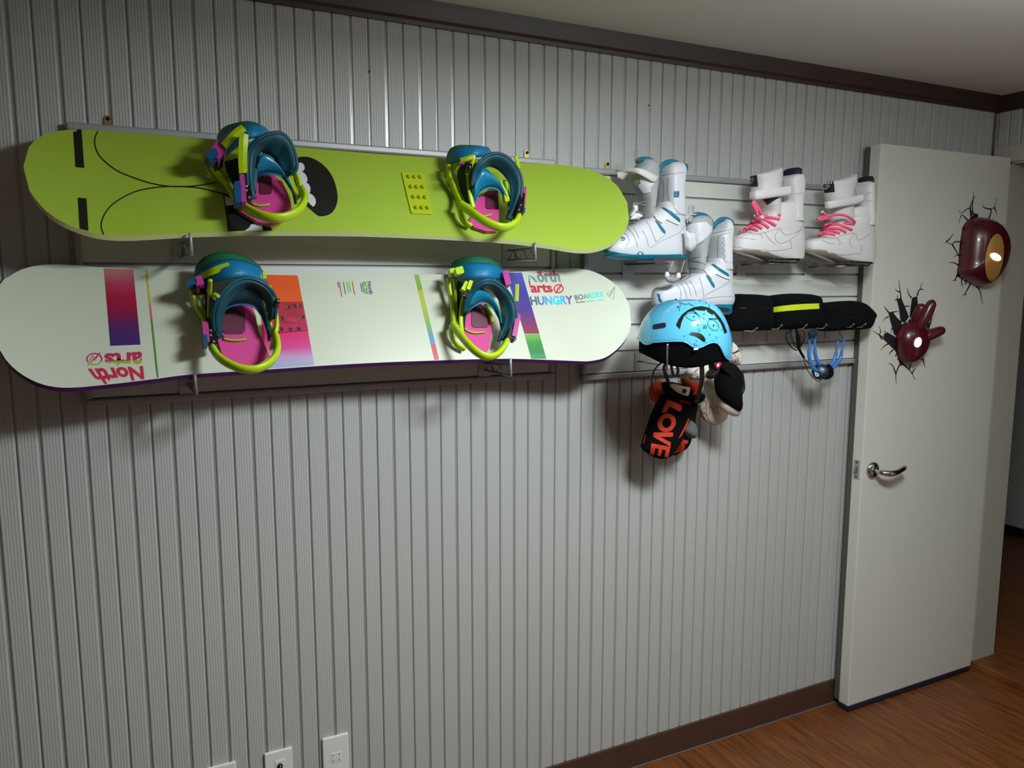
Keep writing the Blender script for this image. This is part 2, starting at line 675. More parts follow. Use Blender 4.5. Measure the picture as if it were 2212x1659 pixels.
tube(bm, [hc + Vector((0, -0.008, -0.002)), hc + Vector((0, -0.03, -0.002)), hc + Vector((0.004, -0.048, -0.002)),
          hc + Vector((0.03, -0.056, -0.005)), hc + Vector((0.065, -0.055, -0.003)), hc + Vector((0.098, -0.050, 0.004)), hc + Vector((0.112, -0.046, 0.006))],
     [0.009, 0.009, 0.011, 0.0115, 0.0095, 0.010, 0.0095], 14)
obj('handle_lever', bm, M['chrome'], ro, True)

# ------------------------------------------------------------------ wall display racks


def rack(name, label, x0, x1, z0, z1, grooves, hangers):
    t = thing(name, label, 'wall rack', ((x0 + x1) / 2, -0.005, z0))
    bm = new(); box(bm, (x0 + 0.006, -0.005, z0 + 0.004), (x1 - 0.006, -0.0095, z1 - 0.004))
    obj('backing_board', bm, M['slat_dark'], t)
    zs = [z0 + 0.016] + sorted(grooves) + [z1 - 0.016]
    for a, c in zip(zs, zs[1:]):
        bm = new()
        box(bm, (x0 + 0.011, -0.0095, a + 0.0030), (x1 - 0.011, -0.020, c - 0.0030), bev=0.0012)
        obj('slat', bm, M['slat'], t)
        if a > z0 + 0.02:
            bm = new(); box(bm, (x0 + 0.011, -0.0095, a - 0.0028), (x1 - 0.011, -0.0125, a + 0.0028))
            obj('slot_insert', bm, M['alu'], t)
    for z in (z0, z1 - 0.017):
        bm = new(); box(bm, (x0, -0.006, z), (x1, -0.027, z + 0.017), bev=0.004)
        obj('rail', bm, M['alu'], t, False)
    for x in (x0, x1 - 0.013):
        bm = new(); box(bm, (x, -0.006, z0 + 0.017), (x + 0.013, -0.026, z1 - 0.017), bev=0.003)
        obj('stile', bm, M['alu'], t)
    for hx in hangers:
        bm = new()
        P = [Vector((hx + a * 0.0075, -0.006, z1 + 0.015 + c * 0.0085)) for a, c in
             [(-1, -2.6), (-1, -0.2), (-0.8, 0.6), (-0.3, 1), (0.3, 1), (0.8, 0.6), (1, -0.2), (1, -2.6)]]
        prism(bm, P, Vector((0, -0.002, 0)))
        hg = obj('hanger', bm, M['brass'], t)
        bm = new(); tube(bm, [(hx + 0.001, -0.006, z1 + 0.016), (hx + 0.001, -0.0108, z1 + 0.016)], 0.004, 10)
        obj('screw', bm, M['black'], hg, True)
    return t


rack('slatwall_rack', 'long silver framed slat rack on the wall behind the two snowboards', -0.088, 1.108, 1.318, 1.934,
     [1.395, 1.472, 1.557, 1.635, 1.712, 1.790, 1.867], [at(233, 261, 0).x, at(1135, 335, 0).x])
rack('slatwall_rack', 'silver framed slat rack on the wall behind the boots and the helmet', 1.206, 2.40, 1.305, 1.92,
     [1.387, 1.466, 1.543, 1.620, 1.698, 1.776, 1.852], [at(1309, 356, 0).x])

# ------------------------------------------------------------------ board brackets


def bracket(label, pl, zplate, ytip, p_tip, p_top, p_bot):
    """plate on the slats, a wire truss arm and an upturned tip"""
    px0, px1 = pl
    xb = (px0 + px1) / 2
    t = thing('board_bracket', label, 'bracket', (xb, -0.02, zplate[0]), 'wire brackets carrying the snowboards')
    bm = new(); box(bm, (px0, -0.0205, zplate[0]), (px1, -0.0235, zplate[1]), bev=0.0008)
    obj('back_plate', bm, M['plate'], t)
    e_tip, e_top, e_bot = at(*p_tip, ytip), at(*p_top, ytip), at(*p_bot, ytip)
    ztop, zbot = min(e_top.z, zplate[1] - 0.004), max(e_bot.z, zplate[0] + 0.012)
    s_top = Vector((xb, -0.022, ztop)); s_bot = Vector((xb, -0.022, zbot))
    bm = new()
    tube(bm, [s_top, e_top], 0.0032, 8)
    tube(bm, [s_bot, e_bot], 0.0030, 8)
    tube(bm, [s_top.lerp(e_top, 0.28), s_bot.lerp(e_bot, 0.28)], 0.0032, 8)
    obj('arm', bm, M['steel'], t)
    bm = new()
    pts = [s_bot.lerp(e_bot, 0.02), s_top.lerp(e_top, 0.2), s_bot.lerp(e_bot, 0.42), s_top.lerp(e_top, 0.56), s_bot.lerp(e_bot, 0.72), s_top.lerp(e_top, 0.86), e_bot]
    for a, c in zip(pts, pts[1:]):
        tube(bm, [a, c], 0.0018, 6)
    obj('truss_wire', bm, M['steel'], t)
    bm = new()
    tube(bm, [e_bot, e_top, e_tip], 0.0034, 8)
    obj('tip', bm, M['alu'], t, True)


bracket('wire bracket holding the left end of the green snowboard', (0.107, 0.147), (1.640, 1.700), -0.178, (410, 503), (412, 519), (414, 550))
bracket('wire bracket holding the right end of the green snowboard', (0.943, 0.979), (1.643, 1.702), -0.178, (1157, 523), (1156, 537), (1157, 561))
bracket('wire bracket holding the left end of the white snowboard', (0.106, 0.144), (1.331, 1.378), -0.178, (421, 808), (422, 826), (425, 851))
bracket('wire bracket holding the right end of the white snowboard', (0.870, 0.908), (1.332, 1.376), -0.178, (1103, 774), (1103, 788), (1104, 812))

# ------------------------------------------------------------------ snowboards


class Board:
    """deck leaning back on the rack: plane through a lower and an upper point, tips lifting off it"""

    def __init__(self, pb, pt, out, uL, uR, thick, rise):
        self.P = at(*pb)
        t = at(*pt)
        v = t - self.P
        v.x = 0
        self.v = v.normalized()
        self.u = Vector((1, 0, 0))
        self.n = self.u.cross(self.v)
        if self.n.y > 0:
            self.n = -self.n
        self.thick, self.rise = thick, rise
        self.uL, self.uR = uL, uR
        L = [self.uv(*p) for p in out]
        L.sort() if False else None
        self.out = L
        self.umin, self.umax = min(p[0] for p in L), max(p[0] for p in L)
        self.uL, self.uR = self.umin + 0.20, self.umax - 0.20

    def lift(self, u):
        h = 0.0
        if u < self.uL:
            h = self.rise * ((self.uL - u) / 0.20) ** 2
        if u > self.uR:
            h = self.rise * ((u - self.uR) / 0.20) ** 2
        return h

    def uv(self, x, y, h=0.0):
        u = None
        for _ in range(4):
            k = (self.lift(u) if u is not None and hasattr(self, 'umin') else 0.0) + h
            p = at_plane(x, y, self.P + self.n * k, self.n) - self.P
            u = p.dot(self.u)
        return u, p.dot(self.v)

    def pt(self, x, y, h):
        """point h metres above the deck, seen at photograph pixel x, y"""
        u, v = self.uv(x, y, h)
        return self.P + self.u * u + self.v * v + self.n * (self.lift(u) + h)

    def deck(self):
        L = [self.uv(*p) for p in OUT_TMP]
        ul = min(range(len(L)), key=lambda i: L[i][0])
        ur = max(range(len(L)), key=lambda i: L[i][0])
        k = len(L)
        top = [L[(ul + i) % k] for i in range((ur - ul) % k + 1)]
        bot = [L[(ul - i) % k] for i in range((ul - ur) % k + 1)]

        def ev(C, n=260):
            return crom([Vector(c) for c in C], n)
        T_, B_ = ev(top), ev(bot)

        def find(C, u):
            for a, b2 in zip(C, C[1:]):
                if (a.x - u) * (b2.x - u) <= 0 and abs(b2.x - a.x) > 1e-9:
                    return a.y + (b2.y - a.y) * (u - a.x) / (b2.x - a.x)
            return C[0].y if u <= C[0].x else C[-1].y
        u0, u1 = L[ul][0], L[ur][0]
        N, K = 110, 9
        bm = new()
        Vt, Vb = [], []
        for i in range(N):
            s = 0.5 - 0.5 * math.cos(PI * i / (N - 1))
            s = 0.35 * s + 0.65 * i / (N - 1) if 0.12 < i / (N - 1) < 0.88 else s * 0 + (lambda r: (0.35 * (0.5 - 0.5 * math.cos(PI * r)) + 0.65 * r))(i / (N - 1))
            u = u0 + (u1 - u0) * s
            if i == 0: u = u0 + 1e-4
            if i == N - 1: u = u1 - 1e-4
            a, c = find(B_, u), find(T_, u)
            rt, rb = [], []
            for j in range(K):
                v = a + (c - a) * j / (K - 1)
                p = self.P + self.u * u + self.v * v + self.n * self.lift(u)
                rt.append(bm.verts.new(p))
                rb.append(bm.verts.new(p - self.n * self.thick + self.v * (-0.0055 if j == 0 else (0.002 if j == K - 1 else 0.0))))
            Vt.append(rt); Vb.append(rb)
        for i in range(N - 1):
            for j in range(K - 1):
                bm.faces.new((Vt[i][j], Vt[i + 1][j], Vt[i + 1][j + 1], Vt[i][j + 1]))
                bm.faces.new((Vb[i][j], Vb[i][j + 1], Vb[i + 1][j + 1], Vb[i + 1][j])).material_index = 1
            for j in (0, K - 1):
                bm.faces.new((Vt[i][j], Vb[i][j], Vb[i + 1][j], Vt[i + 1][j])).material_index = 1
        for i in (0, N - 1):
            for j in range(K - 1):
                bm.faces.new((Vt[i][j], Vt[i][j + 1], Vb[i][j + 1], Vb[i][j])).material_index = 1
        return bm


GOUT = [(51, 359), (54, 335), (66, 313), (85, 296), (110, 286), (158, 280), (220, 282), (300, 288), (416, 297.6), (530, 308), (639, 317.7), (780, 329.5), (939, 340.6), (1040, 347),
        (1120, 351.5), (1201, 355.5), (1259, 363), (1299, 376.5), (1326, 394), (1344, 416), (1355, 437), (1359.5, 459), (1357.7, 481), (1347.7, 501), (1328, 521),
        (1302.5, 533), (1273.6, 539.3), (1240, 538.5), (1200, 532), (1160, 526), (1100, 518.8), (979, 510.7), (880, 506), (780, 502.3), (660, 500.5), (540, 500.5), (420, 503), (372, 505.5), (302, 509.5), (250, 510), (208, 505.5),
        (170.5, 494.5), (135, 479.5), (100, 456), (69, 420), (54, 388)]
WOUT = [(-14, 690), (-11, 652), (0, 612), (20, 597), (47, 582), (82, 573.5), (123, 571), (164, 573), (225.5, 577.5), (328, 582), (420, 586), (575, 591.5), (643, 592.5), (720, 594), (820, 594),
        (904, 593), (1000, 591.5), (1127, 586.5), (1181, 582.8), (1223.5, 580), (1257, 581.2), (1282.5, 587), (1308, 599), (1333, 617.5), (1350, 636), (1360, 660), (1364, 683), (1363, 702),
        (1357, 724), (1343, 744), (1325, 761), (1304.5, 773.5), (1274, 780), (1249, 780), (1181, 777.3), (1103.6, 775), (1030, 776), (949, 778.5), (836, 782.5), (720, 788.6),
        (581, 798), (417, 808.7), (340, 818), (266.5, 827), (205, 833.5), (164, 837), (123, 836.5), (82, 827), (41, 804.5), (10, 773.7), (-6, 740)]


def make_board(name, label, out, pb, pt, mats, rise):
    global OUT_TMP
    OUT_TMP = out
    B = Board(pb, pt, out, 0, 0, 0.0095, rise)
    t = thing(name, label, 'snowboard', B.P)
    bm = B.deck()
    B.bvh = bvh_of(bm)
    B.root = t
    dk = obj('deck', bm, mats, t)
    B.deck_o = dk
    return B


M['green_deck'] = mat('green_topsheet', 'a0bd38', 0.42, noise=0.08, nscale=50)
M['green_edge'] = mat('green_board_sidewall', 'c9d69a', 0.4)
M['white_deck'] = mat('white_topsheet', 'c9cebd', 0.38)
M['white_edge'] = mat('white_board_sidewall', '43145a', 0.45)
G = make_board('snowboard', 'lime green snowboard with black cartoon graphics, upper of the two on the wall', GOUT, (900, 507, -0.163), (900, 338, -0.055), [M['green_deck'], M['green_edge']], 0.035)
Wb = make_board('snowboard', 'white snowboard with rainbow stripes and lettering, lower of the two on the wall', WOUT, (900, 781, -0.163), (900, 593, -0.055), [M['white_deck'], M['white_edge']], 0.035)


def prints(B, name, bms, m, label=None):
    bm = new()
    for b_ in bms:
        me = bpy.data.meshes.new('tmp'); b_.to_mesh(me); b_.free()
        bm.from_mesh(me); bpy.data.meshes.remove(me)
    o = obj(name, bm, m, B.root if isinstance(B, Board) else B, normals=False)
    if label: o['label'] = label
    return o


def crop(x0, y0, s, pts):
    return [(x0 + x * s, y0 + y * s) for x, y in pts]


# green board marks
prints(G, 'print', [decal_bm([(158, 280), (176, 280), (182, 363), (163, 361)], G.bvh), ], M['print_black'])
prints(G, 'print', [decal_bm([(168, 427), (187, 429), (191, 499), (172, 494)], G.bvh)], M['print_black'])
arc1 = [(214, 279), (206, 296), (205, 313), (213, 334), (231, 353), (257, 371), (294, 386), (330, 397), (370, 403), (420, 402), (468, 394)]
arc2 = [(224, 507), (219, 492), (220, 477), (231, 455), (252, 435), (290, 415), (330, 406), (370, 403), (420, 405), (460, 413), (500, 424)]
prints(G, 'print', [stroke_bm(arc1, 2.6, G.bvh, n=60)], M['print_black'])
prints(G, 'print', [stroke_bm(arc2, 2.6, G.bvh, n=60)], M['print_black'])
prints(G, 'print', [decal_bm(crop(420, 240, .1688, [(365, 1060), (480, 1100), (700, 1130), (820, 1400), (722, 1460), (700, 1490), (640, 1532), (428, 1540), (395, 1260)]), G.bvh)], M['print_black'])
prints(G, 'print', [decal_bm(crop(420, 240, .1688, [(385, 1085), (470, 1120), (560, 1200), (400, 1212)]), G.bvh, 0.0009)], M['whiteboot'])
prints(G, 'print', [decal_bm(crop(420, 240, .1688, [(722, 1452), (862, 1455), (878, 1530), (650, 1536), (700, 1495)]), G.bvh, 0.0009)], M['whiteboot'])
prints(G, 'print', [decal_bm(crop(420, 240, .1688, [(860, 1440), (970, 1452), (990, 1530), (878, 1534)]), G.bvh, 0.0010)], M['print_black'])
mouth = [tuple(p) for p in crom([Vector(q) for q in crop(420, 240, .1688, [(1310, 610), (1390, 585), (1480, 595), (1580, 640), (1680, 720), (1760, 830), (1810, 960), (1833, 1100), (1815, 1210), (1770, 1290), (1700, 1335), (1610, 1347), (1560, 1325), (1480, 1255), (1420, 1190), (1300, 950), (1260, 760)])], 50, True)]
prints(G, 'print', [decal_bm(mouth, G.bvh)], M['print_black'])
teeth = crop(420, 240, .1688, [(1300, 740), (1312, 700), (1335, 665), (1370, 662), (1402, 690), (1412, 735), (1395, 768), (1372, 772), (1415, 805), (1442, 850), (1446, 895), (1430, 915), (1465, 940), (1484, 985), (1482, 1030), (1470, 1050),
                                (1515, 1080), (1548, 1125), (1554, 1180), (1535, 1215), (1512, 1225), (1440, 1150), (1380, 1050), (1330, 920)])
prints(G, 'print', [decal_bm(teeth, G.bvh, 0.0009)], M['whiteboot'])
# yellow-green spiked stomp pad
M['pad'] = mat('stomp_pad_green', 'b3c31d', 0.35, coat=0.2)
pad = [G.pt(*p, 0.0) for p in crop(780, 290, .1808, [(480, 465), (740, 472), (845, 955), (840, 965), (610, 955), (592, 935)])]
bm = new(); prism(bm, pad, G.n * 0.0035)
sp = obj('stomp_pad', bm, M['pad'], G.root)
for r_, (sx, sy) in enumerate([(560, 510), (588, 630), (618, 752), (648, 878)]):
    for c_ in range(3):
        p = G.pt(780 + (sx + c_ * 69) * .1808, 290 + (sy + c_ * 2) * .1808, 0.003)
        bm = new(); tube(bm, [p, p + G.n * 0.011], [0.006, 0.0012], 8)
        obj('spike', bm, M['pad'], sp, True)

# white board prints
r1 = grad('print_plum_stripe', [(0.0, '3a2470'), (0.25, '54205f'), (0.42, '8a1040'), (0.62, 'a8103c'), (0.8, 'b23a5e'), (1.0, 'b77f72')])
prints(Wb, 'stripe', [decal_bm([(224.5, 579.8), (288, 582.2), (303.5, 744.5), (238.5, 747)], Wb.bvh, edge=20)], r1)
r2 = grad('print_thin_stripe', [(0.0, '3f8a2a'), (0.52, '4d8a2e'), (0.56, 'cf5a60'), (0.66, 'd96a70'), (0.7, 'b5bb1e'), (1.0, 'b8b428')])
prints(Wb, 'stripe', [decal_bm([(314, 582), (318, 582), (343, 818), (339, 818.5)], Wb.bvh, edge=20)], r2)
r3 = grad('print_broad_stripe', [(0.0, '9aa9d0'), (0.10, 'b79ac8'), (0.2, 'd63b96'), (0.36, 'd81f6a'), (0.6, 'cf2548'), (0.70, 'c92c3c'), (0.705, 'e0591f'), (0.9, 'e0551c'), (1.0, 'e65a20')])
prints(Wb, 'stripe', [decal_bm([(560, 593.6), (643, 595), (679, 788.5), (570, 796.5)], Wb.bvh, edge=20)], r3)
r4 = grad('print_narrow_stripe', [(0.0, 'c01a3c'), (0.175, 'c8283c'), (0.18, '3f7ac8'), (0.27, '3f8cb4'), (0.36, '5f9d4e'), (0.6, 'a9bb2c'), (0.81, 'b7b52a'), (0.815, '74a634'), (1.0, '86b03a')])
prints(Wb, 'stripe', [decal_bm([(895, 593.3), (904.5, 593), (948.5, 777), (938.5, 777.5)], Wb.bvh, edge=20)], r4)
r5 = grad('print_violet_stripe', [(0.0, '8c1c4c'), (0.14, '7a2258'), (0.35, '4b2a86'), (0.7, '3d38a0'), (1.0, '5a55b4')])
prints(Wb, 'stripe', [decal_bm([(1093, 589.6), (1127, 588.6), (1165, 720.5), (1133, 721)], Wb.bvh, edge=20)], r5)
r6 = grad('print_green_stripe', [(0.0, '1f8040'), (0.12, '2f8f50'), (0.3, '15783a'), (0.65, '2a8a2e'), (1.0, '6fae3a')])
prints(Wb, 'stripe', [decal_bm([(1133, 722), (1165, 721), (1180, 775.5), (1147.5, 775)], Wb.bvh, edge=20)], r6)
M['print_red'] = mat('print_red', 'c81e46', 0.4)
two = grad('print_letters_red_teal', [(0.0, 'c81e46'), (0.12, '6f9aa0'), (0.55, '5c8c94'), (0.62, 'c81e46'), (1.0, 'c81e46')])
q = lambda pts: crop(1080, 550, .1688, pts)
prints(Wb, 'lettering', [text_bm('Nörth', q([(330, 200), (745, 198), (780, 352), (362, 355)]), Wb.bvh, bold=0.035)], two)
prints(Wb, 'lettering', [text_bm('arts', q([(385, 372), (650, 375), (682, 484), (400, 490)]), Wb.bvh, bold=0.035),
                         stroke_bm(q([(690 + 60 + 58 * math.cos(a), 437 + 50 * math.sin(a)) for a in [i * PI / 10 for i in range(20)]]), 2.6, Wb.bvh, n=40, closed=True),
                         stroke_bm(q([(712, 497), (788, 372)]), 2.0, Wb.bvh, n=0), stroke_bm(q([(726, 458), (742, 415), (757, 460), (775, 405)]), 1.8, Wb.bvh, n=0),
                         decal_bm(q([(368, 352), (384, 350), (398, 415), (382, 418)]), Wb.bvh)], M['print_red'])
holo = grad('print_foil_glints', [(0.0, '4d6b78'), (0.2, '566fae'), (0.38, '5aa0ee'), (0.55, '26d4fa'), (0.72, '2fc8f6'), (0.85, '6a6fd0'), (1.0, '4b5560')], 0.2, 0)  # foil lettering: bright reflections painted in as colour stops
holo2 = grad('print_foil_glints_right', [(0.0, '5a6468'), (0.28, '56686c'), (0.42, '30c8a8'), (0.6, '22f0d0'), (1.0, '20ece0')], 0.2, 0)
prints(Wb, 'lettering', [text_bm('HUNGRY', q([(378, 536), (925, 524), (938, 636), (402, 648)]), Wb.bvh, bold=0.03)], holo)
prints(Wb, 'lettering', [text_bm('BOARDER', q([(950, 522), (1318, 468), (1330, 535), (968, 585)]), Wb.bvh, bold=0.012), text_bm('Ride with sky', q([(970, 600), (1330, 562), (1338, 592), (978, 632)]), Wb.bvh, bold=0.012)], holo2)
prints(Wb, 'logo', [stroke_bm(q(p), 0.9, Wb.bvh, n=0) for p in ([(1363, 508), (1470, 410), (1452, 575), (1400, 542), (1470, 410)], [(1363, 508), (1402, 522), (1470, 410)], [(1402, 522), (1400, 542)])], M['greyprint'])
q5 = lambda pts: crop(0, 540, .205, pts)
low = grad('print_letters_red_green', [(0.0, 'c81e46'), (0.62, 'd0204a'), (0.66, '9ab83a'), (0.78, 'b4b44a'), (1.0, 'c8204a')])
prints(Wb, 'lettering', [text_bm('North', q5([(1522, 1362), (1048, 1420), (925, 1250), (1508, 1222)]), Wb.bvh, bold=0.035)], M['print_red'])
low2 = grad('print_letters_lower', [(0.0, '8fb83a'), (0.28, '9ab43a'), (0.36, 'c03058'), (1.0, 'b82850')])
prints(Wb, 'lettering', [text_bm('arts', q5([(1500, 1235), (1105, 1215), (1100, 1090), (1498, 1070)]), Wb.bvh, bold=0.035),
                         stroke_bm(q5([(995 + 78 * math.cos(a), 1150 + 58 * math.sin(a)) for a in [i * PI / 10 for i in range(20)]]), 2.8, Wb.bvh, n=40, closed=True),
                         stroke_bm(q5([(925, 1222), (1058, 1080)]), 2.2, Wb.bvh, n=0), stroke_bm(q5([(948, 1168), (975, 1110), (1000, 1165), (1030, 1120)]), 2.0, Wb.bvh, n=0)], low2)
# small sideways print
q7 = lambda pts: crop(700, 540, .1944, pts)
M['print_blue'] = mat('print_blue', '1f5f86', 0.4)
M['print_green'] = mat('print_green', '6cb42e', 0.4)
prints(Wb, 'lettering', [text_bm('North', q7([(520, 350), (548, 492), (500, 492), (478, 350)]), Wb.bvh, bold=0.03)], M['print_blue'])
prints(Wb, 'lettering', [text_bm('arts', q7([(478, 350), (500, 492), (458, 490), (432, 350)]), Wb.bvh, bold=0.03)], M['print_green'])
for (a, c, m_) in (((425, 365), (445, 475), M['print_blue']), ((405, 370), (425, 470), M['print_blue']), ((312, 352), (342, 500), M['print_red']), ((275, 355), (300, 470), M['print_green']), ((252, 355), (275, 475), M['print_green']),
                   ((215, 358), (240, 495), M['print_blue']), ((170, 355), (197, 522), M['print_red']), ((150, 355), (165, 420), M['print_blue'])):
    prints(Wb, 'small_print', [stroke_bm(q7([a, c]), 1.6, Wb.bvh, n=0)], m_)
# clear stomp pad
gm = bpy.data.materials.new('clear_pad'); gm.use_nodes = True
gb = gm.node_tree.nodes['Principled BSDF']
gb.inputs['Transmission Weight'].default_value = 1.0; gb.inputs['Roughness'].default_value = 0.08; gb.inputs['Base Color'].default_value = (1, 0.97, 0.97, 1); gb.inputs['IOR'].default_value = 1.35
q6 = lambda pts: crop(360, 530, .2049, pts)
P = [Wb.pt(*p, 0.0012) for p in q6([(1150, 610), (1440, 600), (1490, 900), (1190, 925)])]
bm = new(); prism(bm, P, Wb.n * 0.0028)
sp = obj('stomp_pad', bm, gm, Wb.root)
for (x, y) in [(1170, 642), (1280, 650), (1345, 640), (1400, 635), (1215, 770), (1430, 755), (1210, 882), (1300, 885), (1390, 880)]:
    p = Wb.pt(*q6([(x, y)])[0], 0.004)
    bm = new(); tube(bm, [p, p + Wb.n * 0.0075], [0.0055, 0.0018], 8)
    obj('spike', bm, gm, sp, True)
bm = new(); c_ = [Wb.pt(*q6([(1310 + 78 * math.cos(a), 760 + 48 * math.sin(a))])[0], 0.0045) for a in [i * PI / 12 for i in range(24)]]
tube(bm, c_, 0.0016, 6, closed=True); obj('ring', bm, gm, sp, True)

# ------------------------------------------------------------------ bindings (bolted to the boards: parts of them)


def pbox(B, bm, tr, x0, y0, x1, y1, h0, h1, ang=0.0, bev=0.002, mi=0):
    """rounded block standing on heights h0..h1 above the deck, outline given in crop pixels"""
    cx, cy = (x0 + x1) / 2, (y0 + y1) / 2
    ca, sa = math.cos(ang), math.sin(ang)
    pts = []
    hw, hh = (x1 - x0) / 2, (y1 - y0) / 2
    c = 0.28 * min(hw, hh)
    for x, y in ((-hw + c, -hh), (hw - c, -hh), (hw, -hh + c), (hw, hh - c), (hw - c, hh), (-hw + c, hh), (-hw, hh - c), (-hw, -hh + c)):
        X, Y = tr((cx + x * ca - y * sa, cy + x * sa + y * ca))
        pts.append(B.pt(X, Y, h1))
    prism(bm, pts, B.n * (h0 - h1), mi)


def binding(B, tr, d):
    P = lambda L: [B.pt(*tr(p)) for p in L]
    n = B.n
    # chassis: side rails
    bm = new()
    cb = sum((Vector(p) for p in d['bed']), Vector((0, 0))) / len(d['bed'])
    prism(bm, [B.pt(*tr(tuple(cb + (Vector(p) - cb) * 1.05)), 0.007) for p in d['bed']], n * -0.0065)
    root = obj('binding', bm, M['limedark'], B.root)
    root['label'] = d['label']
    for L in d['rails']:
        bm = new()
        tube(bm, P(L), 1, 10, n=22, flat=(0.010, 0.0055), up=n)
        obj('side_rail', bm, M['lime'], root, True)
    for L in d.get('thin', []):
        bm = new()
        tube(bm, P(L), 1, 8, n=16, flat=(0.007, 0.0038), up=n)
        obj('side_rail', bm, M['lime'], root, True)
    bm = new()
    tube(bm, P(d['hoop']), 1, 12, n=34, flat=(0.0125, 0.0075), up=n + B.v * 0.25)
    obj('heel_hoop', bm, M['lime'], root, True)
    bm = new()
    prism(bm, [B.pt(*tr(p), 0.014) for p in d['bed']], n * -0.006)
    fb = obj('footbed', bm, M['footbed'], root)
    bm = new()
    pbox(B, bm, tr, *d['disc'], 0.012, 0.0165)
    obj('disc', bm, M['maroon'], root)
    if 'sep' in d:
        bm = new(); tube(bm, P([(x, y, 0.017) for x, y in d['sep']]), 0.0028, 6, n=12)
        obj('footbed_rib', bm, M['limedark'], root, True)
    bm = new()
    loft(bm, [P(d['hb'][0]), P(d['hb'][1])], 26, 4, 0.004, bulge=n * 0.012)
    obj('highback', bm, d.get('hbm', M['bluegloss']), root, True)
    bm = new(); tube(bm, P(d['hb'][0]), 0.0022, 6, n=30)
    obj('highback_rim', bm, M['bluegloss'], root, True)
    bm = new()
    loft(bm, [P(d['ank'][0]), P(d['ank'][1])], 36, 5, 0.009, bulge=n * -0.006)
    obj('ankle_strap', bm, M['teal'], root, True)
    bm = new(); loft(bm, [P(d['side'][0]), P(d['side'][1])], 20, 4, 0.004)
    obj('strap_side', bm, M['tealdark'], root, True)
    bm = new(); tube(bm, P(d['ank'][0]), 0.0042, 8, n=44)
    obj('ankle_strap_piping', bm, M['teal'], root, True)
    A, C = P(d['toe'][0]), P(d['toe'][1])
    A2, C2 = crom(A, 9), crom(C, 9)
    mid1 = [a.lerp(c, 0.36) + n * 0.004 for a, c in zip(A2, C2)]
    bm = new(); loft(bm, [A2, mid1], 30, 4, 0.008)
    obj('toe_strap_edge', bm, M['bluegreen'], root, True)
    bm = new(); loft(bm, [mid1, C2], 30, 5, 0.010, bulge=n * 0.006)
    obj('toe_strap', bm, M['blue'], root, True)
    bm = new(); tube(bm, P(d['toe'][0])[:max(3, len(A) // 2)], 0.003, 6, n=16)
    obj('toe_strap_piping', bm, M['magenta'], root, True)
    for L, wd in d['ladders']:
        Q = crom(P(L), 22)
        bm = new()
        side = [(Q[min(i + 1, 21)] - Q[max(i - 1, 0)]).normalized().cross(n).normalized() for i in range(22)]
        A3 = [q_ - s_ * wd / 2 for q_, s_ in zip(Q, side)]
        C3 = [q_ + s_ * wd / 2 for q_, s_ in zip(Q, side)]
        loft(bm, [A3, C3], 22, 3, 0.004, bulge=n * 0.002)
        for i in range(2, 20):
            tube(bm, [A3[i].lerp(C3[i], 0.18) + n * 0.0035, A3[i].lerp(C3[i], 0.82) + n * 0.0035], 0.0013, 5)
        obj('ratchet_ladder', bm, M['lime'], root)
    for L, wd in d.get('arms', []):
        bm = new()
        tube(bm, P(L), 1, 10, n=18, flat=(wd / 2, 0.0036), up=n.cross((P(L)[-1] - P(L)[0]).normalized()))
        obj('strap_arm', bm, M['lime'], root, True)
    for k in d['buckles']:
        bm = new(); pbox(B, bm, tr, *k['black']); bk = obj('buckle', bm, M['blackgloss'], root)
        bm = new(); pbox(B, bm, tr, *k['mag']); obj('buckle_frame', bm, M['magenta'], root)
        if 'lev' in k:
            bm = new(); pbox(B, bm, tr, *k['lev']); obj('buckle_lever', bm, M['lever'], root)
        for (x, y, h_) in k.get('bolts', []):
            p = B.pt(*tr((x, y)), h_)
            bm = new(); tube(bm, [p, p + n * 0.004], [0.0036, 0.0028], 10)
            obj('bolt', bm, M['chrome'], root, True)
    for bx in d.get('pads', []):
        bm = new(); pbox(B, bm, tr, *bx); obj('strap_keeper', bm, M['lime'], root)
    return root


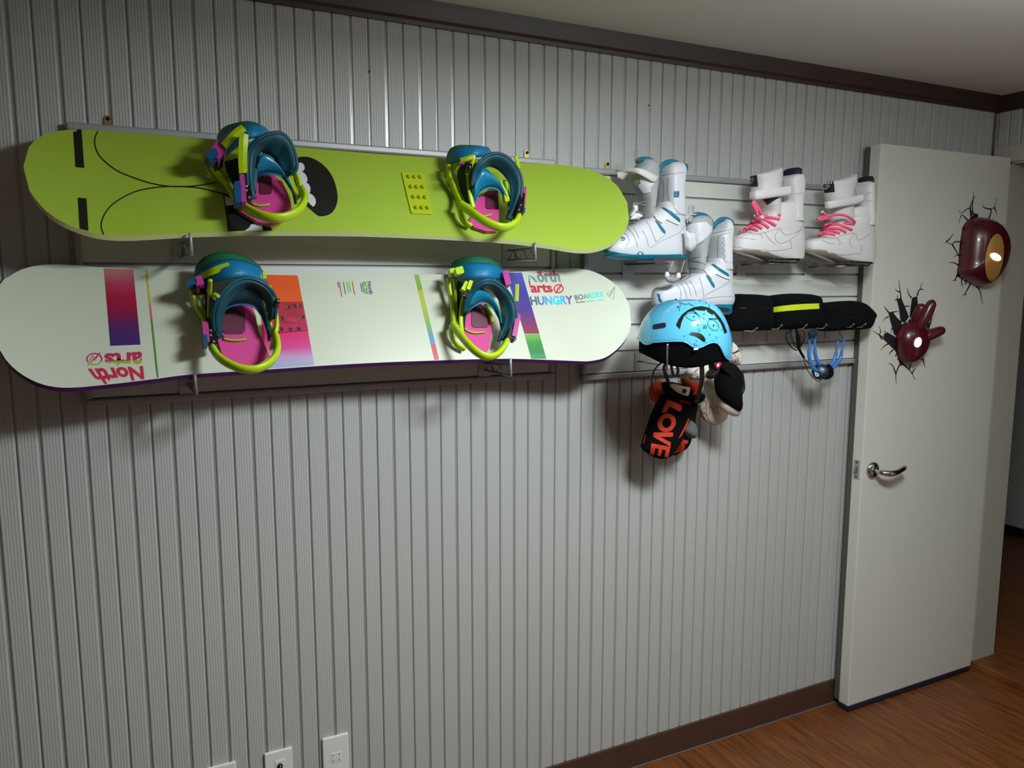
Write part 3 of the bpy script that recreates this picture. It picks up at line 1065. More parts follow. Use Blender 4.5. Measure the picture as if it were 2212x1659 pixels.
tWL = T(360, 530, .2049)
binding(Wb, tWL, dict(label='binding with a pink footbed beside the orange and red stripe', side=([(555, 965, .038), (505, 860, .055), (495, 740, .078), (515, 610, .1)], [(465, 1000, .018), (430, 850, .012), (405, 700, .012), (395, 480, .03)]),
    rails=[[(262, 480, .035), (290, 600, .028), (340, 700, .022), (395, 800, .02), (440, 1000, .03), (490, 1090, .05)],
           [(1150, 730, .05), (1160, 850, .05), (1135, 960, .048), (1110, 1090, .05)]],
    thin=[[(350, 480, .03), (375, 600, .025), (405, 740, .02)], [(955, 470, .075), (1020, 620, .055), (1080, 780, .045), (1115, 900, .04), (1120, 1010, .04)]],
    hoop=[(482, 1080, .05), (545, 1172, .065), (650, 1245, .08), (790, 1300, .09), (930, 1308, .092), (1050, 1262, .088), (1130, 1190, .08), (1168, 1100, .07), (1165, 1010, .058), (1148, 950, .05)],
    bed=[(600, 640), (760, 615), (900, 640), (940, 760), (960, 900), (1040, 1060), (1090, 1165), (960, 1252), (840, 1278), (720, 1240), (590, 1170), (540, 1000), (570, 800)],
    disc=(585, 650, 830, 930), sep=[(600, 985), (680, 1000), (770, 1000), (840, 985)],
    hb=([(575, 780, .03), (600, 700, .045), (660, 650, .055), (760, 622, .06), (870, 628, .06), (950, 675, .055), (1010, 760, .045), (1060, 900, .035), (1075, 1010, .03)],
        [(562, 700, .06), (590, 600, .08), (670, 490, .095), (760, 440, .10), (870, 430, .10), (960, 470, .09), (1010, 560, .08), (1050, 700, .06), (1078, 870, .045)]),
    hbm=M['teal'],
    ank=([(560, 975, .04), (500, 880, .06), (490, 740, .085), (515, 620, .105), (590, 490, .12), (710, 385, .128), (850, 345, .13), (1000, 390, .125), (1100, 470, .112), (1150, 570, .095), (1150, 690, .075), (1140, 770, .062)],
         [(592, 950, .035), (575, 850, .05), (578, 750, .065), (610, 640, .08), (680, 540, .09), (770, 455, .095), (870, 425, .095), (960, 440, .09), (1010, 510, .082), (1040, 600, .072), (1065, 690, .06), (1110, 770, .05)]),
    toe=([(325, 330, .03), (350, 210, .05), (440, 130, .075), (580, 98, .09), (720, 112, .09), (850, 165, .075), (940, 225, .055), (985, 300, .035)],
         [(370, 450, .03), (430, 435, .05), (500, 412, .08), (640, 368, .11), (760, 345, .115), (880, 350, .10), (970, 372, .07), (1020, 400, .04)]),
    ladders=[([(375, 335, .075), (480, 285, .10), (580, 245, .112), (665, 225, .118)], .0145)],
    arms=[([(460, 365, .115), (455, 480, .08), (452, 620, .055), (448, 760, .04)], .0095), ([(500, 515, .118), (530, 530, .124), (545, 545, .126)], .010),
          ([(1075, 425, .11), (1110, 500, .105), (1150, 570, .095)], .010)],
    buckles=[dict(black=(300, 395, 430, 455, .04, .07, -.1), mag=(300, 320, 385, 425, .05, .085, -.35), lev=(222, 345, 318, 415, .06, .085, -.45)),
             dict(black=(440, 830, 530, 1050, .03, .06, -.12), mag=(382, 800, 446, 1010, .04, .068, -.08), lev=(385, 940, 430, 1050, .05, .075, -.05), bolts=[(495, 1017, .06), (462, 900, .06), (462, 950, .06)]),
             dict(black=(1150, 560, 1192, 620, .08, .10, 0), mag=(1136, 600, 1156, 640, .08, .09, 0), bolts=[(1172, 588, .10)])],
    pads=[(952, 245, 992, 350, .07, .085, -.35), (1003, 280, 1050, 350, .06, .075, -.2)]))

tGL = T(420, 240, .1688)
binding(G, tGL, dict(label='binding with its ankle strap folded open to the right', side=([(735, 1120, .048), (690, 1000, .056), (678, 800, .074), (684, 560, .09)], [(560, 1110, .016), (480, 920, .012), (405, 760, .012), (385, 650, .03)]),
    rails=[[(210, 670, .038), (260, 770, .032), (335, 855, .026), (405, 935, .022), (475, 1060, .028), (545, 1165, .04), (620, 1215, .05)],
           [(1295, 790, .06), (1335, 900, .056), (1358, 1010, .05), (1370, 1080, .05)]],
    thin=[[(310, 665, .03), (365, 755, .026), (430, 860, .022)], [(1155, 800, .06), (1210, 870, .055), (1260, 990, .05), (1330, 1120, .05)]],
    hoop=[(610, 1205, .05), (740, 1288, .07), (880, 1342, .085), (1040, 1370, .092), (1200, 1345, .09), (1330, 1272, .085), (1405, 1165, .075), (1405, 1070, .062), (1370, 1000, .05)],
    bed=[(790, 830), (900, 800), (1020, 820), (1120, 900), (1200, 1060), (1250, 1260), (1180, 1370), (1090, 1425), (960, 1458), (800, 1412), (600, 1290), (545, 1210), (690, 1110)],
    disc=(835, 830, 990, 1060), sep=[(745, 1185), (840, 1208), (960, 1192)],
    hb=([(800, 830, .045), (870, 805, .055), (960, 795, .06), (1060, 815, .06), (1140, 860, .055), (1210, 960, .045), (1260, 1050, .04), (1290, 1190, .035)],
        [(805, 720, .08), (830, 620, .09), (865, 540, .095), (940, 560, .09), (1030, 650, .08), (1110, 760, .065), (1180, 860, .055), (1265, 985, .045)]),
    ank=([(740, 1135, .05), (690, 1000, .06), (672, 800, .08), (682, 560, .10), (742, 420, .115), (830, 348, .125), (950, 294, .13), (1080, 278, .13), (1180, 330, .12), (1255, 450, .11), (1304, 620, .095), (1305, 740, .085), (1240, 815, .075)],
         [(785, 1090, .045), (795, 1000, .05), (790, 850, .06), (800, 620, .07), (810, 500, .075), (860, 480, .075), (930, 510, .075), (990, 560, .075), (1040, 620, .07), (1080, 690, .07), (1120, 750, .065), (1160, 790, .065), (1210, 815, .065)]),
    toe=([(330, 340, .03), (400, 235, .05), (520, 192, .075), (650, 172, .09), (760, 182, .09), (850, 232, .075), (915, 290, .05)],
         [(350, 660, .03), (430, 560, .05), (560, 450, .08), (680, 370, .10), (780, 345, .10), (860, 312, .08), (922, 302, .05)]),
    ladders=[([(385, 455, .09), (480, 350, .105), (560, 275, .112), (635, 225, .116)], .0155), ([(632, 300, .128), (622, 450, .118), (615, 640, .10), (620, 790, .08)], .0165)],
    arms=[([(880, 262, .07), (915, 285, .07), (960, 290, .07)], .008)],
    buckles=[dict(black=(250, 560, 365, 650, .04, .07, -.5), mag=(225, 390, 385, 590, .05, .085, .55), lev=(150, 490, 300, 600, .06, .09, -.45)),
             dict(black=(645, 950, 725, 1130, .04, .07, -.2), mag=(590, 805, 655, 1165, .05, .082, -.08), lev=(512, 895, 600, 1165, .06, .085, -.05), bolts=[(665, 965, .07), (663, 1020, .07), (700, 1108, .07)])],
    pads=[]))

tGR = T(780, 290, .1808)
binding(G, tGR, dict(label='binding right of the spiked stomp pad', side=([(1345, 850, .04), (1325, 620, .075), (1352, 450, .095), (1400, 345, .11)], [(1250, 820, .018), (1180, 640, .012), (1150, 460, .014), (1195, 335, .05)]),
    rails=[[(1040, 370, .042), (1050, 500, .034), (1100, 620, .028), (1150, 750, .027), (1190, 850, .045)],
           [(1180, 880, .03), (1195, 970, .026), (1240, 1050, .02), (1310, 1100, .016)], [(1860, 860, .055), (1850, 940, .055), (1830, 1010, .05)]],
    thin=[[(1185, 350, .05), (1150, 400, .04), (1115, 460, .03)], [(1660, 560, .07), (1690, 640, .065), (1760, 790, .055)], [(1720, 560, .07), (1750, 680, .06), (1765, 800, .05)]],
    hoop=[(1185, 835, .048), (1285, 905, .06), (1400, 992, .075), (1520, 1062, .085), (1650, 1108, .09), (1750, 1108, .088), (1838, 1060, .08), (1880, 985, .068)],
    bed=[(1370, 790), (1500, 680), (1600, 690), (1650, 860), (1635, 1080), (1615, 1158), (1500, 1160), (1350, 1110), (1290, 1030), (1355, 950)],
    disc=(1490, 670, 1640, 890), sep=[(1375, 950), (1460, 978), (1560, 958)],
    hb=([(1350, 845, .035), (1370, 780, .045), (1430, 690, .055), (1520, 642, .06), (1610, 652, .06), (1690, 722, .055), (1750, 820, .045), (1780, 950, .035)],
        [(1342, 640, .07), (1390, 480, .085), (1450, 400, .095), (1520, 430, .09), (1590, 510, .08), (1650, 600, .07), (1700, 690, .06), (1765, 810, .05)]),
    ank=([(1320, 620, .08), (1350, 450, .10), (1400, 350, .115), (1500, 260, .125), (1620, 228, .13), (1740, 270, .125), (1840, 370, .115), (1908, 500, .10), (1922, 640, .09), (1890, 800, .075), (1840, 930, .06), (1780, 1030, .05)],
         [(1345, 600, .06), (1380, 470, .07), (1430, 400, .08), (1510, 350, .085), (1600, 370, .085), (1680, 430, .08), (1740, 510, .075), (1770, 600, .07), (1780, 700, .065), (1780, 800, .055), (1755, 900, .045), (1735, 1000, .04)]),
    toe=([(1045, 320, .03), (1075, 205, .05), (1150, 163, .07), (1280, 163, .085), (1400, 172, .09), (1480, 188, .08), (1545, 225, .06)],
         [(1075, 360, .03), (1120, 345, .05), (1200, 312, .075), (1300, 290, .09), (1380, 262, .095), (1450, 240, .085), (1535, 236, .06)]),
    ladders=[([(1840, 260, .11), (1858, 330, .10), (1872, 410, .09)], .009)],
    arms=[([(1280, 470, .07), (1290, 600, .062), (1310, 740, .055), (1345, 880, .045)], .0125), ([(1190, 310, .10), (1270, 290, .112), (1340, 265, .118)], .013), ([(1350, 250, .118), (1335, 330, .11), (1290, 440, .09), (1260, 470, .08)], .009)],
    buckles=[dict(black=(1885, 700, 1948, 930, .05, .085, .1), mag=(1925, 625, 1970, 850, .055, .08, .06), lev=(1925, 870, 1962, 932, .05, .075, .1), bolts=[(1915, 740, .085), (1905, 850, .085), (1885, 905, .085)]),
             dict(black=(1265, 350, 1325, 440, .11, .12, .2), mag=(1180, 330, 1240, 352, .10, .105, 0), bolts=[(1296, 395, .12)])],
    pads=[(1700, 545, 1770, 800, .05, .062, -.18)]))

tWR = T(700, 540, .1944)
binding(Wb, tWR, dict(label='binding beside the violet and green stripe', side=([(1548, 900, .035), (1562, 700, .065), (1585, 560, .085), (1640, 445, .10)], [(1485, 820, .018), (1465, 620, .012), (1470, 450, .014), (1480, 345, .04)]),
    rails=[[(1380, 310, .042), (1392, 450, .034), (1422, 600, .028), (1430, 720, .027), (1440, 840, .045)],
           [(1415, 830, .032), (1422, 950, .024), (1475, 1050, .018), (1560, 1105, .014)], [(2050, 910, .055), (2030, 980, .055), (1995, 1060, .05)]],
    thin=[[(1440, 310, .03), (1455, 450, .026), (1470, 700, .024)], [(1940, 490, .07), (1965, 600, .062), (1985, 700, .055), (1990, 800, .05)], [(1790, 600, .03), (1840, 680, .03), (1870, 800, .03)]],
    hoop=[(1425, 825, .048), (1485, 905, .06), (1570, 1012, .075), (1680, 1122, .088), (1800, 1185, .092), (1910, 1168, .09), (1990, 1090, .08), (2030, 1015, .068)],
    bed=[(1550, 780), (1620, 640), (1720, 598), (1840, 630), (1870, 800), (1855, 950), (1840, 1080), (1795, 1160), (1650, 1080), (1555, 980)],
    disc=(1640, 640, 1840, 860), sep=[(1552, 868), (1650, 918), (1790, 912)],
    hb=([(1560, 770, .035), (1590, 700, .045), (1660, 630, .055), (1750, 590, .06), (1830, 610, .06), (1900, 680, .055), (1950, 780, .045), (1972, 910, .035)],
        [(1570, 620, .07), (1630, 500, .085), (1700, 420, .095), (1780, 440, .09), (1850, 500, .08), (1900, 580, .07), (1940, 680, .06), (1972, 800, .05)]),
    ank=([(1560, 700, .07), (1580, 560, .09), (1630, 450, .105), (1700, 378, .12), (1800, 335, .13), (1910, 355, .125), (2010, 430, .115), (2090, 540, .10), (2135, 680, .09), (2120, 820, .075), (2060, 930, .06), (2000, 1000, .05)],
         [(1575, 690, .05), (1620, 560, .065), (1680, 460, .075), (1750, 400, .085), (1830, 400, .085), (1890, 440, .08), (1950, 520, .075), (1990, 620, .07), (2005, 720, .065), (1990, 830, .055), (1950, 920, .045), (1920, 1020, .04)]),
    toe=([(1425, 210, .03), (1480, 125, .05), (1600, 102, .08), (1720, 95, .09), (1840, 122, .085), (1920, 180, .06), (1955, 235, .035)],
         [(1455, 310, .03), (1500, 325, .05), (1600, 332, .085), (1720, 328, .10), (1830, 322, .10), (1920, 325, .07), (1975, 315, .04)]),
    ladders=[([(2140, 380, .10), (2138, 470, .09), (2134, 570, .08)], .0065)],
    arms=[([(1600, 365, .11), (1565, 490, .085), (1530, 640, .06), (1522, 800, .05), (1538, 950, .04)], .012)],
    buckles=[dict(black=(1960, 285, 2060, 395, .06, .085, .75), mag=(2000, 225, 2065, 390, .065, .095, -.25), lev=(2045, 290, 2100, 370, .065, .085, -.7)),
             dict(black=(2055, 850, 2122, 985, .05, .08, .35), mag=(2112, 712, 2165, 960, .055, .085, .18), lev=(2105, 945, 2138, 1000, .05, .07, 0), bolts=[(2085, 945, .08), (2100, 905, .08), (2115, 865, .08)]),
             dict(black=(1540, 460, 1600, 520, .10, .108, 0), mag=(1420, 260, 1450, 285, .05, .055, 0), bolts=[(1565, 486, .108)])],
    pads=[(1400, 200, 1468, 275, .055, .07, -.15), (1465, 185, 1552, 265, .09, .104, -.25), (1915, 210, 1978, 315, .06, .075, -.45), (1545, 345, 1600, 450, .10, .112, .5), (1600, 335, 1642, 440, .108, .118, .35)]))

# ------------------------------------------------------------------ boots


def row_rings(tr, rows, yc, n=28, expo=2.5, mult=3):
    """horizontal slices of a body: (crop row, left, right, half width) around the plane y = yc"""
    R_ = crom([Vector(r) for r in rows], (len(rows) - 1) * mult + 1) if mult > 1 else [Vector(r) for r in rows]
    rings = []
    for r in R_:
        y, xl, xr, b = r
        L, Rr = at(*tr((xl, y)), yc), at(*tr((xr, y)), yc)
        cx = (L.x + Rr.x) / 2
        ta = cx / (2.0 + yc)
        A = (Rr.x - L.x) / 2
        a = math.sqrt(max(A * A - (b * ta) ** 2, (0.35 * A) ** 2))
        ring = []
        for i in range(n):
            q_ = 2 * PI * i / n
            c_, s_ = math.cos(q_), math.sin(q_)
            dx = a * math.copysign(abs(c_) ** (2 / expo), c_)
            dy = b * math.copysign(abs(s_) ** (2 / expo), s_)
            f = (dx + A) / (2 * A)
            ring.append(Vector((cx + dx, yc + dy, L.z + (Rr.z - L.z) * f)))
        rings.append(ring)
    return rings


def body(tr, rows, yc, expo=2.5, mult=3):
    bm = new()
    ringloft(bm, row_rings(tr, rows, yc, 28, expo, mult))
    return bm


def dec(parent, name, tr, polys, bv, m, off=0.0008, edge=6.0):
    for p in polys:
        b_ = decal_bm([tr(q_) for q_ in p], bv, off, edge)
        if len(b_.faces):
            obj(name, b_, m, parent, normals=False)
        else:
            b_.free()


def lines(parent, name, tr, strokes, wd, bv, m, off=0.0007, closed=False):
    bm = new()
    for p in strokes:
        stroke_bm([tr(q_) for q_ in p], wd, bv, off, closed=closed, bm=bm)
    if len(bm.faces):
        return obj(name, bm, m, parent, normals=False)
    bm.free()


def surf_tube(parent, name, tr, pts, r, bv, m, off=0.003, n=20, fall=-0.15, seg=6):
    """cord following a surface; where the surface is missed it crosses at depth fall"""
    out = []
    for p in pts:
        X, Y = tr(p[:2])
        h_ = cast(bv, X, Y, off) if len(p) < 3 else at(X, Y, p[2])
        out.append(h_ if h_ is not None else at(X, Y, fall))
    bm = new()
    tube(bm, out, r, seg, n=n)
    return obj(name, bm, m, parent, True)


def white_boot(label, tr, yc, foot, cuff, tongue, d):
    base = at(*tr(d['base']), yc)
    t = thing('snowboard_boot', label, 'boot', base, 'white and teal snowboard boots')
    bm = body(tr, foot, yc, 2.6)
    bv = bvh_of(bm)
    obj('shell', bm, M['whiteboot'], t, True)
    bm = body(tr, tongue, yc + 0.002, 2.2)
    bvt = bvh_of(bm)
    to = obj('tongue', bm, M['greyboot'], t, True)
    bm = body(tr, cuff, yc, 3.3)
    bvc = bvh_of(bm)
    cu = obj('cuff', bm, M['whiteboot'], t, True)
    dec(to, 'tongue_cap', tr, d['cap'], bvt, M['whiteboot'], 0.003)
    for L in d['rims']:
        bm = new(); tube(bm, [at(*tr(p[:2]), yc + (p[2] if len(p) > 2 else -0.012)) for p in L], 1, 8, n=24, flat=(0.0065, 0.0035), up=Vector((0, 0, 1)))
        obj('liner_rim', bm, M['bootteal'], t, True)
    dec(t, 'teal_inlay', tr, d['inlay'], bv, M['bootteal'], 0.0012)
    dec(cu, 'teal_inlay', tr, d['inlay_c'], bvc, M['bootteal'], 0.0012)
    lines(t, 'stitching', tr, d['seams'], 1.0, bv, M['seam'])
    lines(cu, 'stitching', tr, d['seams_c'], 0.9, bvc, M['seam'])
    for p in d['straps']:
        b_ = decal_bm([tr(q_) for q_ in p], bv, 0.004, 6)
        obj('instep_strap', b_, M['plastic'], t, normals=False)
    for L in d['wires']:
        surf_tube(t, 'lace_wire', tr, L, 0.0013, bvt, M['seam'], 0.002, 14, yc - 0.04, 5)
    bm = body(tr, d['sole'], yc, 2.8, 2)
    obj('outsole', bm, M['bootteal'], t, True)
    return t, bv, bvt, bvc, to, cu


b1 = T(1270, 310, .1628)
Y1 = -0.125
t, bv, bvt, bvc, to, cu = white_boot(
    'white snowboard boot with teal trim beside the right tip of the green snowboard', b1, Y1,
    foot=[(1500, 300, 1262, .040), (1470, 232, 1282, .044), (1400, 212, 1290, .047), (1320, 250, 1290, .048), (1240, 330, 1287, .047), (1180, 425, 1283, .045), (1110, 520, 1280, .044), (1040, 640, 1276, .043), (980, 740, 1272, .043), (900, 850, 1268, .042), (840, 900, 1266, .041), (780, 920, 1262, .036)],
    cuff=[(960, 905, 1270, .043), (860, 930, 1268, .045), (780, 930, 1266, .046), (600, 928, 1263, .046), (470, 930, 1272, .045), (410, 942, 1280, .043), (340, 955, 1283, .040), (290, 990, 1262, .034), (262, 1030, 1215, .026), (255, 1070, 1170, .014)],
    tongue=[(1000, 690, 880, .028), (880, 672, 890, .034), (780, 668, 905, .036), (680, 640, 915, .037), (560, 585, 928, .038), (450, 556, 940, .038), (380, 565, 942, .038), (310, 610, 936, .036), (260, 645, 905, .032), (225, 668, 860, .024), (216, 690, 820, .012)],
    d=dict(base=(760, 1540), cap=[[(690, 440), (880, 500), (880, 530), (830, 580), (835, 640), (745, 662), (700, 600), (672, 550), (695, 510)]],
           rims=[[(662, 222, -.02), (730, 206), (820, 212), (880, 260), (920, 330), (942, 385)], [(942, 385), (965, 320), (1020, 262), (1090, 240), (1170, 250), (1230, 295), (1262, 318)]],
           inlay=[[(972, 855), (1010, 850), (1110, 905), (1205, 985), (1222, 1010), (1216, 1052), (1100, 968), (985, 892)], [(885, 1020), (912, 1030), (960, 1075), (1025, 1160), (1026, 1203), (985, 1175), (930, 1090)]],
           inlay_c=[[(1140, 636), (1205, 630), (1212, 640), (1206, 708), (1195, 716), (1142, 712)]],
           seams=[[(525, 1120), (590, 1190), (635, 1280), (660, 1375)], [(480, 1190), (530, 1230), (545, 1300), (500, 1360)], [(780, 1035), (830, 1130), (900, 1305)], [(720, 1155), (770, 1240), (805, 1370)], [(605, 1125), (640, 1180), (680, 1260)], [(820, 1390), (1000, 1280), (1200, 1190), (1275, 1090)], [(1030, 1210), (900, 1310)], [(870, 880), (850, 940), (960, 1070)]],
           seams_c=[[(942, 470), (985, 480), (1010, 600), (1000, 740), (960, 790)], [(940, 435), (1100, 405), (1275, 385)], [(1070, 450), (1062, 700), (1150, 860), (1260, 960)]],
           straps=[[(850, 925), (880, 862), (960, 862), (1000, 885), (1100, 968), (1216, 1060), (1190, 1085), (1030, 1010), (975, 1060), (905, 1015)]],
           wires=[[(620, 800), (760, 770), (905, 745)], [(640, 800), (770, 820), (880, 850)], [(640, 900), (760, 925), (850, 940)], [(640, 900), (720, 920), (760, 975)]],
           sole=[(1545, 420, 1262, .038), (1530, 300, 1280, .042), (1500, 235, 1285, .046), (1480, 225, 1288, .048)]))
# toe emblem, open power strap, lace loop, heel loop, rand notches
lines(t, 'toe_emblem', b1, [[(430, 1262), (450, 1245), (480, 1250), (490, 1270), (470, 1285), (440, 1280)], [(445, 1262), (465, 1258), (478, 1270)]], 1.6, bv, M['bootteal'])
dec(t, 'rand', b1, [[(205, 1395), (300, 1425), (450, 1455), (640, 1475), (672, 1436), (715, 1436), (745, 1478), (850, 1490), (1050, 1470), (1215, 1466), (1290, 1480), (1285, 1512), (640, 1512), (300, 1500), (215, 1450)]], bv, M['bootteal'], 0.0015)
dec(t, 'rand_window', b1, [[(672, 1446), (710, 1446), (706, 1488), (666, 1488)], [(1072, 1478), (1180, 1478), (1176, 1505), (1070, 1505)]], bv, M['plastic'], 0.0025)
bm = new()
loft(bm, [[at(*b1(p), y) for p, y in [((935, 440), -.165), ((860, 400), -.172), ((760, 350), -.172), ((660, 325), -.165), ((560, 322), -.145), ((450, 350), -.12), ((375, 345), -.09)]],
          [at(*b1(p), y) for p, y in [((900, 520), -.165), ((850, 500), -.172), ((760, 450), -.172), ((660, 400), -.165), ((560, 378), -.145), ((450, 370), -.12), ((370, 375), -.09)]]], 26, 4, 0.003)
obj('power_strap', bm, M['whiteboot2'], t, True)
bm = new()
loft(bm, [[at(*b1(p), y) for p, y in [((690, 400), -.15), ((640, 370), -.13), ((570, 380), -.10), ((545, 430), -.08)]],
          [at(*b1(p), y) for p, y in [((690, 530), -.15), ((650, 520), -.13), ((590, 500), -.10), ((550, 490), -.08)]]], 16, 4, 0.003)
obj('strap_flap', bm, M['greyboot'], t, True)
bm = new()
loft(bm, [[at(*b1(p), y) for p, y in [((375, 345), -.06), ((430, 365), -.06), ((500, 378), -.06), ((550, 390), -.065)]],
          [at(*b1(p), y) for p, y in [((390, 450), -.06), ((440, 475), -.06), ((500, 490), -.06), ((550, 480), -.065)]]], 14, 4, 0.003)
obj('strap_flap', bm, M['whiteboot2'], t, True)
bm = new(); tube(bm, [at(*b1(p), -.13) for p in [(650, 275), (620, 200), (622, 110), (640, 85), (662, 95), (668, 150), (648, 270)]], 0.0016, 6, n=24)
obj('lace_loop', bm, M['greyboot'], t, True)
bm = new(); tube(bm, [at(*b1(p), -.12) for p in [(1262, 290), (1295, 280), (1310, 310), (1305, 345), (1275, 372)]], 1, 8, n=16, flat=(0.007, 0.003), up=Vector((0, -1, 0)))
obj('heel_loop', bm, M['bootteal'], t, True)
for L in ([(555, 960), (600, 890), (598, 810), (620, 785), (655, 830), (660, 880), (610, 960)], [(560, 1000), (620, 930), (680, 925), (730, 955), (700, 985), (590, 1010)]):
    bm = new(); puff(bm, [at(*b1(p), -.155) for p in L], 0.007, 24, 3)
    obj('lace_lock', bm, M['plastic'], t, True)

b2 = T(1400, 440, .1446)
Y2 = -0.135
t, bv, bvt, bvc, to, cu = white_boot(
    'white snowboard boot with teal trim standing behind the blue helmet', b2, Y2,
    foot=[(1545, 110, 1215, .036), (1510, 75, 1250, .040), (1440, 60, 1275, .045), (1360, 62, 1272, .046), (1290, 85, 1262, .046), (1240, 150, 1256, .045), (1205, 290, 1252, .044), (1160, 470, 1248, .043), (1090, 560, 1246, .042), (1010, 700, 1243, .042), (930, 800, 1240, .041), (880, 870, 1238, .040), (820, 890, 1235, .036)],
    cuff=[(990, 900, 1246, .043), (890, 900, 1242, .045), (860, 892, 1242, .046), (700, 890, 1240, .046), (500, 884, 1243, .045), (450, 905, 1250, .043), (380, 955, 1260, .040), (310, 985, 1252, .036), (260, 1035, 1225, .028), (235, 1075, 1180, .015)],
    tongue=[(1080, 620, 830, .028), (950, 600, 850, .034), (850, 592, 865, .036), (740, 588, 885, .037), (600, 560, 905, .038), (480, 545, 940, .038), (380, 542, 960, .038), (290, 548, 962, .036), (230, 570, 945, .032), (190, 640, 890, .022), (175, 690, 850, .010)],
    d=dict(base=(700, 1600), cap=[[(545, 310), (700, 290), (860, 275), (945, 350), (940, 420), (880, 490), (740, 610), (660, 655), (570, 560)]],
           rims=[[(680, 172), (740, 158), (850, 178), (930, 235), (965, 300), (978, 365)], [(978, 365), (1010, 300), (1060, 248), (1130, 228), (1200, 243), (1258, 280), (1250, 345)]],
           inlay=[[(945, 905), (985, 908), (1090, 975), (1192, 1042), (1206, 1062), (1200, 1095), (1150, 1068), (1030, 1000), (960, 940)], [(860, 1070), (885, 1075), (940, 1135), (990, 1210), (992, 1265), (955, 1235), (905, 1150)], [(135, 1345), (175, 1350), (185, 1410), (212, 1455), (205, 1475), (165, 1460)]],
           inlay_c=[],
           seams=[[(480, 1190), (530, 1250), (565, 1340), (580, 1420)], [(420, 1215), (470, 1260), (490, 1340), (485, 1420)], [(555, 1170), (610, 1260), (640, 1380)], [(620, 1150), (690, 1260), (720, 1370)], [(760, 1100), (800, 1210), (830, 1380)], [(780, 1450), (900, 1340), (1100, 1240), (1220, 1150)], [(130, 1235), (300, 1200)], [(760, 1470), (900, 1410), (1270, 1380)]],
           seams_c=[[(1060, 480), (1045, 600), (1050, 830), (1160, 940)], [(900, 460), (1080, 420), (1255, 385)], [(1060, 480), (1150, 450), (1235, 440)], [(1110, 500), (1140, 540), (1110, 580), (1145, 620), (1110, 660), (1145, 700), (1115, 740), (1150, 780), (1130, 830)]],
           straps=[[(820, 985), (850, 905), (900, 898), (945, 930), (1030, 1000), (1205, 1105), (1215, 1135), (1150, 1120), (1000, 1050), (940, 1125), (880, 1060)]],
           wires=[[(620, 830), (740, 795), (870, 800)], [(640, 840), (750, 860), (845, 905)], [(600, 950), (700, 960), (820, 985)], [(660, 640), (760, 600), (830, 560)], [(500, 1070), (600, 1060), (665, 1080)]],
           sole=[(1640, 1040, 1205, .032), (1600, 1020, 1225, .036), (1550, 900, 1235, .040), (1520, 300, 1240, .040), (1500, 90, 1250, .043)]))
bm = new(); tube(bm, [at(*b2(p), -.165) for p in [(585, 290), (590, 200), (640, 160), (720, 165)]], 0.0014, 5, n=16)
obj('lace_loop', bm, M['plastic'], t, True)
bm = new()
loft(bm, [[at(*b2(p), -.16) for p in [(600, 270), (596, 150), (598, 30)]], [at(*b2(p), -.16) for p in [(665, 275), (675, 150), (685, 25)]]], 10, 3, 0.002)
obj('pull_tab', bm, M['greyboot'], t, True)
bm = new()
loft(bm, [[at(*b2(p), y) for p, y in [((545, 400), -.18), ((600, 430), -.19), ((690, 440), -.19)]], [at(*b2(p), y) for p, y in [((560, 690), -.175), ((640, 710), -.185), ((720, 640), -.185)]]], 14, 4, 0.003)
obj('power_strap', bm, M['whiteboot2'], t, True)
bm = new(); puff(bm, [at(*b2(p), -.178) for p in [(545, 420), (570, 402), (610, 430), (628, 490), (590, 520), (555, 490)]], 0.004, 20, 3)
obj('lace_lock', bm, M['plastic'], t, True)
# lace handle hanging by its cords in front of the toe
for L in ([(380, 860), (345, 940), (312, 1015)], [(545, 850), (515, 940), (488, 1035)]):
    bm = new(); tube(bm, [at(*b2(p), -.20) for p in L], 0.0013, 5, n=10)
    obj('lace_wire', bm, M['greyboot'], t, True)
bm = new(); puff(bm, [at(*b2(p), -.20) for p in [(245, 1095), (320, 1100), (380, 1105), (450, 1095), (470, 1120), (420, 1170), (350, 1190), (280, 1160)]], 0.010, 28, 4)
hd = obj('lace_handle', bm, M['alu'], t, True)
for L in ([(255, 1100), (262, 1025), (295, 1018), (318, 1080), (310, 1100)], [(420, 1110), (430, 1040), (475, 1035), (480, 1100), (455, 1120)]):
    bm = new(); puff(bm, [at(*b2(p), -.204) for p in L], 0.007, 20, 3)
    obj('handle_ear', bm, M['plastic'], hd, True)


